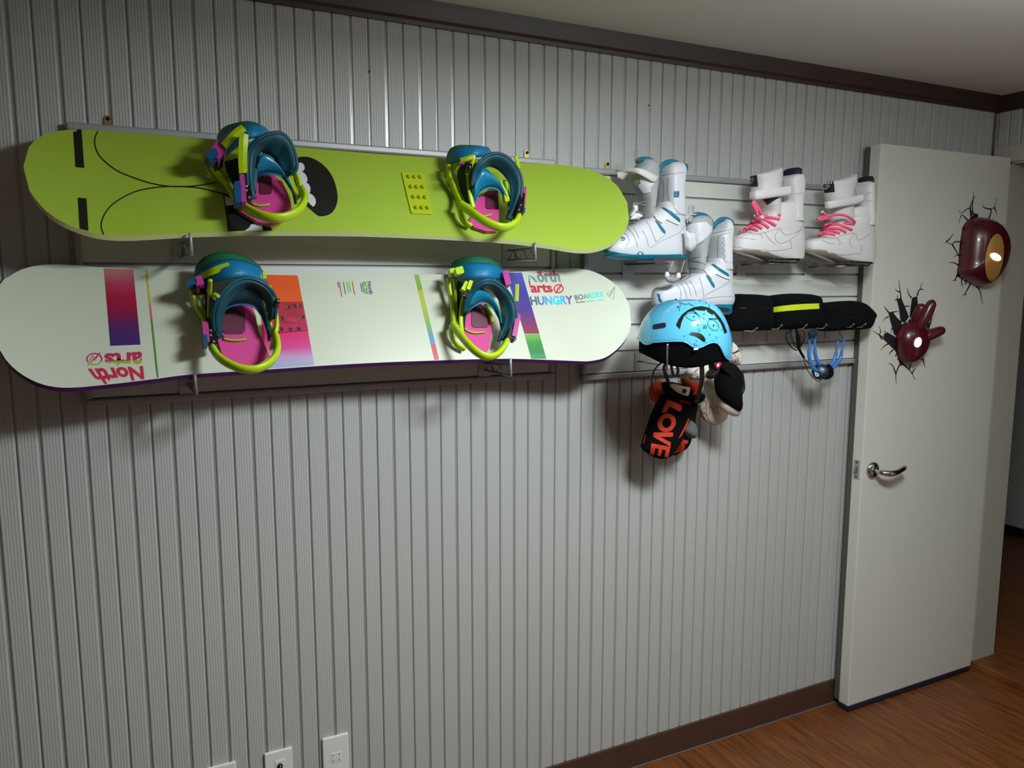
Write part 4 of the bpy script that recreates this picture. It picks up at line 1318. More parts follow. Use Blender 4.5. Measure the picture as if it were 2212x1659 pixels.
def lace_boot(label, tr, yc, d):
    base = at(*tr(d['base']), yc)
    t = thing('lace_up_boot', label, 'boot', base, 'white lace-up boots with pink laces')
    bm = body(tr, d['foot'], yc, 2.5)
    bv = bvh_of(bm)
    obj('upper', bm, M['whiteboot2'], t, True)
    bm = body(tr, d['tongue'], yc - 0.004, 2.2)
    bvt = bvh_of(bm)
    to = obj('tongue', bm, M['whiteboot2'], t, True)
    bm = body(tr, d['shaft'], yc, 3.2)
    bvs = bvh_of(bm)
    sh = obj('shaft', bm, M['whiteboot2'], t, True)
    bm = body(tr, d['liner'], yc, 2.3, 2)
    obj('liner', bm, M['navy'], t, True)
    dec(to, 'tongue_label', tr, [d['label_q']], bvt, M['navy'], 0.0015)
    dec(to, 'label_mark', tr, [d['swoosh']], bvt, M['greyboot'], 0.0022, 3)
    b_ = text_bm('NIKE', [tr(p) for p in d['nike']], bvt, 0.0022, 0.03)
    obj('label_lettering', b_, M['greyboot'], to, normals=False)
    lines(t, 'stitching', tr, d['seams'], 0.9, bv, M['seam'])
    lines(sh, 'stitching', tr, d['seams_s'], 0.9, bvs, M['seam'])
    # ankle strap over tongue and shaft
    A, C = d['strap']
    get = lambda p: at(*tr(p[:2]), p[2])
    bm = new(); loft(bm, [[get(p) for p in A], [get(p) for p in C]], 26, 4, 0.004)
    obj('ankle_strap', bm, M['plastic'], t, True)
    if 'tri' in d:
        dec(to, 'lining_patch', tr, [d['tri']], bvt, M['navy'], 0.002)
    for L in d['laces']:
        surf_tube(t, 'lace', tr, L, 0.0042, bv, M['pink'], 0.005, 18, yc - 0.03, 7)
    for L in d['pull']:
        bm = new(); puff(bm, [at(*tr(p), yc - 0.05) for p in L], 0.004, 20, 3)
        obj('lace_pull', bm, M['plastic'], t, True)
    bm = new()
    bmr = row_rings(tr, d['sole'], yc, 28, 2.6, 2)
    ringloft(bm, bmr)
    bvo = bvh_of(bm)
    obj('outsole', bm, M['sole'], t, True)
    lug = new()
    for (x, y) in d['lugs']:
        h_ = cast(bvo, *tr((x, y)), 0.001) or cast(bv, *tr((x, y)), 0.001)
        if h_ is not None:
            box(lug, h_ - Vector((.0035, .003, .005)), h_ + Vector((.0035, .003, .005)), bev=0.001)
    if len(lug.verts):
        tag(obj('tread_lugs', lug, M['sole'], t), kind='stuff')
    return t


b3 = T(1550, 340, .1582)
lace_boot('white lace-up boot with pink laces and an undone strap, nearer the teal boots', b3, -0.13, dict(
    base=(700, 1400),
    foot=[(1385, 600, 1160, .040), (1340, 360, 1168, .044), (1290, 205, 1172, .047), (1220, 190, 1172, .049), (1150, 197, 1172, .049), (1090, 215, 1172, .048), (1055, 250, 1170, .046), (1030, 320, 1168, .045), (1000, 390, 1166, .044), (950, 430, 1164, .044), (890, 465, 1160, .043), (840, 560, 1158, .042), (790, 640, 1156, .041), (720, 690, 1154, .040), (620, 740, 1152, .034)],
    shaft=[(880, 800, 1158, .042), (790, 835, 1154, .044), (600, 825, 1158, .045), (450, 823, 1170, .045), (330, 825, 1174, .043), (270, 855, 1165, .040), (235, 905, 1140, .032), (212, 940, 1090, .018)],
    tongue=[(860, 560, 850, .030), (760, 600, 862, .034), (680, 570, 862, .036), (600, 500, 862, .038), (500, 455, 862, .039), (400, 462, 865, .039), (300, 452, 880, .039), (245, 450, 886, .038), (210, 540, 886, .035), (182, 630, 884, .031), (162, 690, 874, .026), (147, 735, 856, .020), (138, 772, 830, .012)],
    liner=[(300, 880, 1150, .036), (215, 884, 1146, .036), (170, 905, 1142, .032), (148, 950, 1110, .022)],
    label_q=[(450, 262), (540, 242), (556, 398), (462, 402)], swoosh=[(460, 325), (466, 345), (505, 302), (476, 355), (462, 352), (456, 335)],
    nike=[(462, 282), (498, 268), (500, 306), (464, 320)],
    seams=[[(430, 1020), (520, 1052), (680, 1020), (850, 960)], [(850, 970), (790, 1060), (800, 1140), (870, 1172), (960, 1140), (1080, 1050), (1160, 930)], [(860, 970), (935, 1062), (1160, 985)], [(985, 1130), (1008, 1180), (1000, 1235)], [(210, 1210), (450, 1255), (800, 1275), (1010, 1240)], [(570, 1040), (610, 1080), (610, 1110)], [(250, 1090), (420, 1110), (520, 1120)], [(640, 1030), (720, 1130), (790, 1190)]],
    seams_s=[[(900, 310), (898, 365), (912, 368)], [(895, 540), (893, 600), (905, 600)], [(890, 705), (893, 762), (903, 762)], [(985, 390), (995, 500)], [(1045, 500), (1165, 488)], [(850, 560), (860, 700), (880, 800)]],
    strap=([(452, 470, -.150), (520, 455, -.172), (600, 440, -.178), (800, 415, -.180), (920, 400, -.178), (995, 388, -.177)], [(450, 572, -.150), (520, 576, -.172), (600, 568, -.178), (800, 540, -.180), (920, 525, -.178), (1003, 510, -.177)]),
    tri=[(620, 570), (850, 540), (680, 642)],
    laces=[[(318, 1005), (400, 985), (470, 985), (540, 1015)], [(395, 972), (480, 935), (550, 945), (602, 982)], [(435, 942), (520, 895), (610, 905), (692, 968)], [(465, 905), (560, 862), (690, 882), (782, 932)], [(480, 868), (600, 838), (720, 840), (835, 850)], [(645, 838), (700, 802), (780, 795), (855, 803)],
           [(560, 800, -.19), (525, 720, -.19), (480, 640, -.19), (492, 605, -.19), (530, 650, -.19), (570, 720, -.19), (605, 775, -.19)], [(500, 620, -.192), (530, 700, -.192), (550, 790, -.192)]],
    pull=[[(495, 790), (530, 765), (580, 770), (630, 800), (640, 835), (600, 845), (560, 805), (515, 820)]],
    sole=[(1405, 680, 1150, .036), (1380, 520, 1158, .040), (1345, 330, 1162, .043), (1300, 205, 1165, .046), (1262, 192, 1168, .047)],
    lugs=[(205 + i * 30, 1272 + i * 8.2) for i in range(17)]))

b4 = b3
lace_boot('white lace-up boot with pink laces next to the open door', b4, -0.13, dict(
    base=(1650, 1450),
    foot=[(1440, 1640, 2120, .040), (1395, 1450, 2130, .044), (1330, 1240, 2140, .047), (1265, 1185, 2142, .049), (1200, 1180, 2142, .049), (1150, 1192, 2142, .048), (1115, 1240, 2142, .046), (1095, 1330, 2140, .045), (1060, 1400, 2138, .044), (1000, 1435, 2136, .044), (945, 1465, 2134, .043), (900, 1580, 2132, .042), (850, 1720, 2130, .041), (780, 1690, 2128, .040), (680, 1740, 2120, .034)],
    shaft=[(940, 1800, 2132, .042), (850, 1840, 2130, .044), (700, 1825, 2128, .045), (520, 1820, 2122, .045), (420, 1828, 2118, .043), (375, 1875, 2112, .040), (345, 1905, 2095, .032), (328, 1935, 2050, .018)],
    tongue=[(940, 1560, 1850, .030), (820, 1515, 1862, .034), (720, 1500, 1860, .036), (600, 1472, 1858, .038), (500, 1452, 1858, .039), (400, 1442, 1880, .039), (345, 1432, 1902, .039), (308, 1540, 1904, .036), (280, 1640, 1902, .032), (258, 1715, 1894, .027), (242, 1760, 1878, .021), (232, 1795, 1850, .013)],
    liner=[(400, 1900, 2108, .036), (330, 1900, 2110, .036), (290, 1920, 2110, .032), (265, 1960, 2100, .022)],
    label_q=[(1445, 345), (1588, 330), (1602, 470), (1462, 484)], swoosh=[(1462, 405), (1470, 420), (1558, 380), (1495, 432), (1472, 442), (1458, 425)],
    nike=[(1468, 372), (1530, 352), (1536, 390), (1474, 408)],
    seams=[[(1370, 1075), (1470, 1090), (1560, 1110), (1640, 1100), (1700, 1060), (1860, 1030)], [(1870, 1035), (1810, 1120), (1815, 1200), (1850, 1240)], [(1885, 1030), (1925, 1130), (2080, 1050)], [(1955, 1195), (1965, 1240), (1955, 1290)], [(1195, 1225), (1400, 1290), (1700, 1330), (1960, 1310)], [(1430, 1130), (1520, 1170), (1580, 1180)], [(1640, 1105), (1675, 1170), (1650, 1195)]],
    seams_s=[[(1890, 435), (1888, 485), (1905, 488)], [(1905, 510), (1910, 620)], [(1960, 500), (1985, 510), (1980, 600), (1960, 605)], [(1888, 655), (1890, 705), (1905, 705)], [(1888, 800), (1892, 845), (1908, 845)], [(2030, 495), (2110, 480)], [(2030, 605), (2110, 590)]],
    strap=([(1468, 605, -.160), (1530, 598, -.175), (1650, 575, -.180), (1800, 545, -.180), (1900, 522, -.177), (1985, 500, -.177)], [(1480, 702, -.160), (1540, 698, -.175), (1650, 680, -.180), (1800, 655, -.180), (1900, 635, -.177), (1988, 600, -.177)]),
    laces=[[(1368, 1082), (1450, 1060), (1540, 1058), (1602, 1078)], [(1395, 1050), (1490, 1020), (1590, 1015), (1662, 1045)], [(1425, 1005), (1540, 975), (1660, 980), (1742, 1025)], [(1450, 955), (1580, 930), (1720, 950), (1822, 990)], [(1465, 925), (1620, 905), (1760, 915), (1855, 918)],
           [(1500, 800, -.185), (1600, 785, -.19), (1680, 785, -.19), (1760, 800, -.19), (1830, 840, -.188), (1875, 885, -.182)], [(1360, 845, -.185), (1420, 815, -.188), (1480, 815, -.188), (1440, 845, -.188), (1370, 850, -.185)], [(1450, 760, -.188), (1500, 800, -.188), (1480, 850, -.188)]],
    pull=[[(1412, 740), (1440, 728), (1460, 745), (1440, 765), (1420, 760)]],
    sole=[(1458, 1720, 2110, .036), (1430, 1560, 2120, .040), (1380, 1350, 2125, .043), (1320, 1205, 2130, .046), (1262, 1182, 2135, .047)],
    lugs=[(1192 + i * 30, 1268 + i * 11.5) for i in range(16)]))

# ------------------------------------------------------------------ boot rests on the slats


def boot_rest(label, tr, quad, rod, plate):
    """flat wire frame sticking out from the slats under a boot heel"""
    P = [at(*tr(p[:2]), p[2]) - Vector((0, 0, 0.004)) for p in quad]
    t = thing('boot_rest', label, 'boot rest', (P[0].x, -0.02, P[0].z), 'rests under the boots')
    bm = new(); tube(bm, P, 0.0026, 8, closed=True)
    obj('wire_frame', bm, M['wiredark'], t, True)
    bm = new(); tube(bm, [P[0], at(*tr(rod), -0.15)], 0.0016, 8)
    obj('rod', bm, M['wiredark'], t, True)
    zt = P[0].z
    back = [p for p in P if p.y > -0.09] or P
    x0, x1 = min(p.x for p in P), max(p.x for p in P)
    xm = plate if plate else (x0 + x1) / 2
    bm = new(); box(bm, (xm - 0.018, -0.0205, zt - 0.05), (xm + 0.018, -0.024, zt + 0.012), bev=0.0008)
    obj('back_plate', bm, M['slat'], t)
    bm = new(); tube(bm, [(xm, -0.023, zt - 0.004), (xm, -0.09, zt - 0.004), ((x0 + x1) / 2, -0.17, zt - 0.002)], 0.003, 8)
    obj('arm', bm, M['steel'], t, True)


def clear_rest(label, tr, y0, xl, xr, yc, xm):
    """moulded grey heel shelf with a lip"""
    a, c = at(*tr((xl, y0)), yc - 0.05), at(*tr((xr, y0)), yc - 0.05)
    t = thing('boot_rest', label, 'boot rest', (a.x, -0.02, a.z), 'rests under the boots')
    bm = new()
    box(bm, (a.x, -0.022, min(a.z, c.z) - 0.016), (c.x - 0.05, yc - 0.05, min(a.z, c.z) - 0.011), bev=0.001)
    obj('shelf', bm, M['restgrey'], t)
    bm = new()
    loft(bm, [[at(*tr((xl - 40, y0 + 22)), yc - 0.052), at(*tr((xl + 20, y0 - 20)), yc - 0.052), at(*tr(((xl + xr) / 2, y0 - 12)), yc - 0.052), at(*tr((xr, y0 - 8)), yc - 0.052)],
              [at(*tr((xl - 40, y0 + 36)), yc - 0.052), at(*tr((xl + 20, y0 + 22)), yc - 0.052), at(*tr(((xl + xr) / 2, y0 + 30)), yc - 0.052), at(*tr((xr, y0 + 28)), yc - 0.052)]], 20, 3, 0.002)
    obj('lip', bm, M['restgrey'], t)
    bm = new(); box(bm, (xm - 0.02, -0.0205, a.z - 0.055), (xm + 0.02, -0.024, a.z - 0.012), bev=0.0008)
    obj('back_plate', bm, M['slat'], t)


M['wiredark'] = mat('dark_wire', '3a3634', 0.35, metal=0.6)
M['restgrey'] = mat('rest_grey', '4a4a58', 0.2, metal=0.3)
clear_rest('dark heel shelf under the upper teal-trimmed boot', b1, 1525, 900, 1275, Y1, 1.36)
clear_rest('grey heel shelf under the lower teal-trimmed boot', b2, 1628, 1040, 1215, Y2, 1.56)
boot_rest('wire frame under the lace-up boot nearer the teal boots', b3, [(720, 1412, -.185), (775, 1362, -.182), (1120, 1375, -.182), (1075, 1420, -.185)], (300, 1430), 1.80)
boot_rest('wire frame under the lace-up boot next to the door', b3, [(1750, 1452, -.185), (1800, 1400, -.182), (2105, 1420, -.182), (2045, 1465, -.185)], (1300, 1455), 2.10)

# ------------------------------------------------------------------ slatwall hooks


def hook(label, x, zp, tip, ytip, up_px, r=0.0028):
    t = thing('slatwall_hook', label, 'hook', (x, -0.02, zp), 'single wire hooks on the slat rack')
    bm = new(); box(bm, (x - 0.0105, -0.0205, zp - 0.028), (x + 0.0105, -0.0235, zp + 0.032), bev=0.0008)
    obj('back_plate', bm, M['plate'], t)
    e, u = at(*tip, ytip), at(*up_px, ytip - 0.02)
    bm = new()
    tube(bm, [Vector((x, -0.023, e.z)), Vector((x + (e.x - x) * 0.5, (ytip - 0.023) / 2, e.z)), e, u], r, 10)
    obj('wire', bm, M['chrome'], t, True)
    bm = new(); tube(bm, [u, u + (u - e).normalized() * 0.004], [0.0036, 0.0022], 10)
    obj('end_cap', bm, M['chrome'], t, True)


t6 = T(1560, 600, .1537)
for lab, x, (tx, ty), (ux, uy) in (
        ('wire hook under the left end of the plain black pouch', 1.722, (430, 745), (488, 708)),
        ('wire hook between the plain black pouch and the yellow-banded one', 1.831, (780, 715), (835, 668)),
        ('wire hook under the yellow-banded black pouch, above the cable', 1.935, (1130, 710), (1185, 664)),
        ('wire hook where the yellow-banded pouch meets the rightmost pouch', 2.02, (1415, 708), (1465, 662)),
        ('wire hook under the rightmost pouch, second from the door', 2.155, (1800, 690), (1845, 652)),
        ('wire hook under the rightmost pouch, nearest the door', 2.203, (1950, 690), (2012, 650))):
    hook(lab, x, 1.425, t6((tx, ty)), -0.165, t6((ux, uy)))
hook('wire hook beside the helmet holding up the white gloves', 1.62, 1.385, (1586, 763), -0.17, (1601, 754))
hook('wire hook under the front of the helmet', 1.402, 1.352, (1424, 787), -0.13, (1431, 783))

# ------------------------------------------------------------------ helmet
th_ = T(1360, 630, .1266)
HY = -0.312
hrows = [(122, 850, 1110, .030), (128, 770, 1190, .046), (150, 650, 1310, .066), (200, 520, 1405, .084), (280, 405, 1495, .098), (380, 300, 1565, .108), (500, 215, 1620, .115), (620, 160, 1660, .119), (720, 128, 1685, .121), (830, 112, 1700, .121), (930, 106, 1700, .120), (1050, 112, 1695, .117), (1180, 130, 1688, .112)]


def helmet_shell(bm, rim, scale, n=96):
    R_ = crom([Vector(r) for r in hrows], 80)
    rings = row_rings(th_, [tuple(r) for r in R_], HY, n, 2.15, 1)
    # rim points read off the near side of the full hull, mirrored to the far side
    hull = new()
    ringloft(hull, rings)
    hv = bvh_of(hull)
    hull.free()
    rp = []
    for p in rim:
        h_ = cast(hv, *th_(p), 0.0) if scale == 1.0 else None
        if h_ is None:
            f = min(1.0, max(0.0, (p[0] - 106) / 1584))
            h_ = at(*th_(p), HY - 0.105 * math.sin(PI * f) ** 0.5)
        rp.append((h_.x, h_.z))
    rp.sort()

    def rimz(x):
        if x <= rp[0][0]: return rp[0][1]
        for (a, za), (c, zc) in zip(rp, rp[1:]):
            if x <= c:
                f = (x - a) / max(c - a, 1e-6)
                f = f * f * (3 - 2 * f) * 0.4 + f * 0.6
                return za + (zc - za) * f
        return rp[-1][1]
    cen = sum(rings[40], Vector()) / n
    out = []
    K = 26
    for j in range(n):
        col = [r[j] for r in rings]
        zr = rimz(col[-24].x)
        if scale < 1.0:
            f = min(1.0, max(0.0, (col[-24].y - HY + 0.03) / 0.06))
            zr += (max(zr, rp[0][1] - 0.012) - zr) * f
        k2 = []
        ztop = col[0].z
        for k in range(K):
            f = k / (K - 1)
            z = ztop + (zr - ztop) * (f * f * 0.55 + f * 0.45)
            p = col[-1].copy()
            for a, c in zip(col, col[1:]):
                if c.z <= z <= a.z:
                    g = (a.z - z) / max(a.z - c.z, 1e-9)
                    p = a.lerp(c, g)
                    break
            p.z = z
            c0 = Vector((cen.x, cen.y, p.z))
            k2.append(c0 + (p - c0) * scale + Vector((0, 0, (scale - 1) * 0.1)))
        out.append(k2)
    V = [[bm.verts.new(p) for p in c] for c in out]
    for j in range(n):
        A, C = V[j], V[(j + 1) % n]
        for k in range(K - 1):
            bm.faces.new((A[k], C[k], C[k + 1], A[k + 1]))
    bm.faces.new([V[j][0] for j in range(n)])
    bottom = [c[-1].copy() for c in out]
    return V, bottom


rim = [(105, 935), (200, 905), (300, 888), (450, 868), (600, 854), (760, 846), (900, 846), (960, 860), (1010, 888), (1060, 925), (1110, 952), (1160, 963), (1210, 955), (1270, 925), (1330, 890), (1400, 870), (1450, 868), (1500, 885), (1540, 930), (1570, 990), (1600, 1070), (1630, 1130), (1690, 1170)]
hb = at(*th_((900, 1180)), HY)
helm = thing('helmet', 'sky blue glossy helmet with a drawn cartoon face hanging on the slat rack', 'helmet', hb)
bm = new()
V, bottom = helmet_shell(bm, rim, 1.0)
hbv = bvh_of(bm)
r = bmesh.ops.solidify(bm, geom=bm.faces[:], thickness=0.003)
obj('shell', bm, M['helmet'], helm, True)
bm = new(); tube(bm, bottom, 0.0022, 6, closed=True)
obj('rim_piping', bm, M['helmet'], helm, True)
rim2 = [(112, 945), (150, 965), (200, 1000), (240, 1050), (290, 1095), (340, 1110), (420, 1075), (500, 1045), (570, 1045), (640, 1090), (690, 1160), (760, 1225), (860, 1262), (960, 1282), (1060, 1275), (1160, 1250), (1260, 1210), (1340, 1170), (1420, 1150), (1520, 1145), (1620, 1158), (1680, 1168)]
bm = new()
helmet_shell(bm, rim2, 0.955)
bmesh.ops.solidify(bm, geom=bm.faces[:], thickness=0.006)
obj('liner', bm, M['fabric'], helm, True)
blk = M['print_black']
hair = [(795, 575), (815, 525), (840, 470), (900, 390), (990, 320), (1100, 267), (1230, 250), (1350, 275), (1450, 340), (1540, 440), (1610, 560), (1660, 690), (1615, 718), (1592, 640), (1550, 535), (1478, 445), (1428, 368), (1418, 402), (1330, 352), (1305, 302), (1285, 330), (1150, 320), (1130, 305), (1112, 328), (1000, 352), (930, 430), (890, 520), (860, 642)]


def face(name, polys, off=0.0010):
    for p in polys:
        b_ = decal_bm([th_(q_) for q_ in p], hbv, off, 4.0)
        obj(name, b_, blk, helm, normals=False)


face('print', [hair])
face('print', [[(1078, 337), (1125, 345), (1205, 428), (1192, 432), (1150, 390)], [(1340, 455), (1484, 460), (1484, 476), (1345, 472)]])
face('print', [[tuple(p) for p in crom([Vector(q_) for q_ in [(1028, 712), (1075, 688), (1180, 703), (1255, 750), (1292, 820), (1280, 856), (1245, 845), (1170, 790), (1100, 755), (1040, 742)]], 36, True)]])
ell = lambda cx, cy, a, c, rot, k=28: [(cx + a * math.cos(i * 2 * PI / k) * math.cos(rot) - c * math.sin(i * 2 * PI / k) * math.sin(rot), cy + a * math.cos(i * 2 * PI / k) * math.sin(rot) + c * math.sin(i * 2 * PI / k) * math.cos(rot)) for i in range(k)]
face('print', [ell(1163, 563, 17, 17, 0, 14), ell(1270, 615, 17, 17, 0, 14), ell(1098, 428, 13, 13, 0, 12), ell(1432, 575, 14, 16, 0, 12)])
bm = new()
for P_ in (ell(1080, 430, 118, 62, 0.22), ell(1422, 572, 112, 72, 0.72)):
    stroke_bm([th_(p) for p in P_], 0.75, hbv, 0.001, n=40, closed=True, bm=bm)
obj('print', bm, blk, helm, normals=False)
for P_, wd in (([(850, 185), (872, 225), (862, 258), (808, 262), (850, 290), (850, 338)], .8), ([(862, 188), (930, 214), (1005, 212), (1020, 198)], .8), ([(1020, 200), (1055, 235), (1100, 242)], .8), ([(1180, 622), (1174, 655), (1190, 682), (1212, 655), (1222, 630)], .7),
               ([(1122, 555), (1140, 530), (1182, 525)], 1.1), ([(1255, 575), (1290, 580), (1310, 610), (1298, 640)], 1.1), ([(1240, 430), (1236, 455)], .7), ([(1265, 430), (1255, 452), (1280, 485)], .9), ([(1295, 445), (1300, 480)], .7),
               ([(1260, 370), (1262, 395), (1280, 390), (1270, 370)], .6), ([(928, 740), (930, 772), (955, 745)], .7), ([(1360, 705), (1358, 738), (1378, 740)], .7), ([(1485, 760), (1478, 785), (1490, 795)], .7), ([(1560, 640), (1575, 660)], .8), ([(1010, 718), (1002, 750)], .6),
               ([(1130, 832), (1152, 855)], .7), ([(1088, 885), (1115, 888), (1120, 872)], .7), ([(1090, 905), (1118, 915), (1120, 940)], .7), ([(1150, 885), (1138, 910), (1155, 925)], .7), ([(1290, 180), (1312, 195), (1295, 215)], .8), ([(1340, 225), (1362, 250), (1355, 275)], .8), ([(1295, 865), (1308, 885)], .6)):
    bm = stroke_bm([th_(p) for p in P_], wd, hbv, 0.001, n=14)
    obj('print', bm, blk, helm, normals=False)
slot = [(400, 590), (415, 562), (600, 530), (624, 545), (622, 600), (600, 618), (420, 642), (402, 625)]
dec(helm, 'vent', th_, [slot, [(770, 128), (800, 126), (805, 142), (772, 145)], [(1180, 148), (1215, 152), (1210, 162), (1182, 158)]], hbv, M['navy'], 0.0012, 4)
bm = new(); loft(bm, [[at(*th_(p), HY - .118) for p in [(1088, 968), (1160, 962)]], [at(*th_(p), HY - .118) for p in [(1092, 996), (1164, 988)]]], 6, 3, 0.002)
obj('care_tag', bm, M['plastic'], helm)
bm = new()
loft(bm, [[at(1441.6, 742, HY - .108), at(1441.0, 770, HY - .112), at(1439.5, 802, HY - .112)], [at(1444.2, 742, HY - .108), at(1443.8, 770, HY - .112), at(1442.5, 802, HY - .112)]], 10, 3, 0.002)
obj('strap_clip', bm, M['chrome'], helm, True)
t5 = T(1370, 740, .16875)
for L, wd in (([(370, 215, -.32), (400, 260, -.32), (380, 330, -.30), (410, 430, -.26), (440, 520, -.22)], .010), ([(350, 250, -.32), (260, 350, -.30), (225, 480, -.27), (230, 600, -.24), (260, 690, -.22)], .005),
              ([(470, 265, -.33), (480, 340, -.31), (500, 420, -.28)], .008), ([(550, 285, -.33), (560, 370, -.31), (545, 430, -.28)], .008), ([(862, 240, -.38), (866, 330, -.36), (868, 420, -.33), (862, 520, -.30), (830, 640, -.27), (790, 760, -.24)], .013)):
    Q = [at(*t5(p[:2]), p[2]) for p in L]
    bm = new(); tube(bm, Q, 1, 8, n=20, flat=(wd / 2, 0.0015), up=Vector((1, -0.3, 0)))
    obj('chin_strap', bm, M['black'], helm, True)

# ------------------------------------------------------------------ gloves


def w5(L, y):
    return [at(*t5(p), y) for p in L]


def cushion(name, L, y, th, m, parent, n=44, power=0.75, tr=None):
    pts = w5(L, y) if tr is None else [at(*tr(p), y) for p in L]
    bm = new(); puff(bm, pts, th, n, 7, min(th, abs(y) - 0.012), power=power)
    bv = bvh_of(bm)
    return obj(name, bm, m, parent, True), bv


mit = thing('mitten', 'black mitten with large red LOVE lettering hanging under the helmet', 'mitten', at(*t5((340, 1490)), -0.12), 'black and red mittens')
_, bv = cushion('hand', [(430, 640), (700, 720), (790, 770), (780, 860), (720, 960), (640, 1090), (590, 1210), (530, 1330), (455, 1440), (400, 1478), (330, 1490), (220, 1452), (112, 1372), (115, 1310), (160, 1170), (210, 1010), (270, 850), (340, 720)], -0.135, 0.042, M['fabric'], mit)
q5t = lambda a: [t5(p) for p in a]
for txt, quad in (('L', [(603, 850), (590, 885), (352, 895), (425, 728)]),):
    pass
dec(mit, 'lettering', t5, [[(425, 728), (515, 762), (596, 800), (607, 845), (588, 888), (452, 818), (404, 905), (352, 893)]], bv, M['red'], 0.0014, 5)
O_ = lambda a, c, n=28: [(415 + a * math.cos(2 * PI * i / n) - 0.12 * c * math.sin(2 * PI * i / n), 1028 + c * math.sin(2 * PI * i / n)) for i in range(n)]
bm = new()
so, si = O_(115, 118), O_(56, 64)
b_ = new()
vo = [b_.verts.new((*t5(p), 0)) for p in so]; vi = [b_.verts.new((*t5(p), 0)) for p in si]
for i in range(28):
    b_.faces.new((vo[i], vo[(i + 1) % 28], vi[(i + 1) % 28], vi[i]))
bmesh.ops.subdivide_edges(b_, edges=b_.edges[:], cuts=1)
lay(b_, bv, 0.0016)
obj('lettering', b_, M['red'], mit, normals=False)
dec(mit, 'lettering', t5, [[(250, 1150), (490, 1148), (496, 1172), (488, 1205), (330, 1208), (465, 1275), (460, 1330), (240, 1205)]], bv, M['red'], 0.0014, 5)
dec(mit, 'lettering', t5, [[(222, 1290), (462, 1330), (432, 1470), (385, 1460), (402, 1375), (355, 1366), (340, 1450), (295, 1442), (312, 1358), (268, 1350), (250, 1440), (200, 1425)]], bv, M['red'], 0.0014, 5)
cushion('thumb', [(700, 985), (745, 1010), (775, 1060), (785, 1150), (770, 1215), (735, 1225), (690, 1200), (640, 1160), (625, 1110), (650, 1050)], -0.165, 0.022, M['greythumb'], mit, 28)
cushion('cuff', [(380, 520), (440, 500), (560, 520), (720, 560), (830, 640), (870, 660), (860, 730), (780, 775), (620, 740), (460, 690), (395, 620)], -0.15, 0.045, M['fabric'], mit, 32)
cushion('gauntlet_lining', [(610, 450), (680, 470), (760, 505), (855, 545), (830, 640), (790, 665), (710, 690), (700, 610), (640, 540)], -0.18, 0.022, M['red'], mit, 28)
pt_, bvp = cushion('cuff_patch', [(455, 540), (520, 530), (640, 560), (715, 580), (700, 660), (680, 685), (600, 660), (520, 615)], -0.198, 0.006, M['cream'], mit, 28)
dec(pt_, 'patch_emblem', t5, [ell(640, 620, 30, 30, 0, 16)], bvp, M['black'], 0.001, 3)
dec(mit, 'trim_stripe', t5, [[(565, 735), (640, 750), (730, 755), (718, 798), (650, 775), (580, 765)], [(690, 965), (700, 985), (660, 1080), (600, 1190), (560, 1230), (600, 1150), (650, 1050)], [(150, 1180), (160, 1185), (130, 1290), (118, 1300)]], bv, M['red'], 0.002, 5)

mit2 = thing('mitten', 'black and red mitten half hidden behind the LOVE mitten', 'mitten', at(*t5((560, 1440)), -0.06), 'black and red mittens')
_, bv = cushion('hand', [(560, 700), (760, 800), (770, 950), (720, 1180), (705, 1260), (660, 1350), (580, 1410), (500, 1445), (440, 1420), (400, 1300), (450, 1000)], -0.055, 0.028, M['fabric'], mit2)
dec(mit2, 'lettering', t5, [[(520, 1260), (600, 1235), (690, 1255), (680, 1290), (640, 1300), (645, 1340), (620, 1400), (560, 1400), (480, 1435), (472, 1420), (540, 1350), (525, 1300)]], bv, M['red'], 0.0014, 5)
cushion('gauntlet_lining', [(215, 560), (260, 510), (340, 490), (400, 540), (420, 640), (410, 720), (350, 775), (290, 780), (235, 740), (208, 660)], -0.06, 0.026, M['red'], mit2, 30)

gl = thing('glove', 'white glove with a black palm hanging right of the LOVE mitten', 'glove', at(*t5((1340, 900)), -0.14), 'white and black gloves')
_, bv = cushion('back_panel', [(1060, 420), (1090, 330), (1200, 290), (1310, 330), (1350, 500), (1345, 700), (1352, 870), (1310, 945), (1200, 915), (1120, 850), (1070, 720), (1050, 560)], -0.172, 0.030, M['cream'], gl)
_, bvp = cushion('palm', [(1000, 235), (1090, 215), (1180, 235), (1280, 280), (1335, 380), (1362, 520), (1340, 640), (1352, 868), (1260, 845), (1160, 770), (1095, 690), (1070, 560), (1075, 400), (1085, 320), (1020, 290)], -0.190, 0.036, M['fabric'], gl)
cushion('wrist_band', [(985, 235), (1060, 230), (1080, 300), (1060, 380), (1030, 440), (960, 470), (930, 430), (1000, 350)], -0.205, 0.018, M['black'], gl, 26)
bd, bvb = cushion('badge', [(1040, 300), (1065, 258), (1098, 250), (1112, 275), (1085, 320), (1055, 340)], -0.226, 0.005, M['badge'], gl, 20)
dec(bd, 'badge_mark', t5, [ell(1073, 292, 12, 20, 0.5, 12)], bvb, M['plastic'], 0.001, 3)
bm = new(); loft(bm, [w5([(1312, 340), (1360, 380), (1390, 480), (1400, 580), (1350, 690)], -.19), w5([(1335, 330), (1395, 400), (1415, 500), (1418, 600), (1365, 712)], -.19)], 24, 3, 0.003)
obj('wrist_leash', bm, M['black'], gl, True)
bm = new(); loft(bm, [w5([(1300, 350), (1340, 440), (1360, 540), (1345, 640), (1340, 690)], -.182), w5([(1312, 345), (1370, 440), (1392, 560), (1375, 640), (1350, 700)], -.182)], 24, 3, 0.003)
obj('leash_lining', bm, M['cream'], gl, True)
gl2 = thing('glove', 'white glove with small maroon dots hanging between the mitten and the black palm', 'glove', at(*t5((1000, 1060)), -0.09), 'white and black gloves')
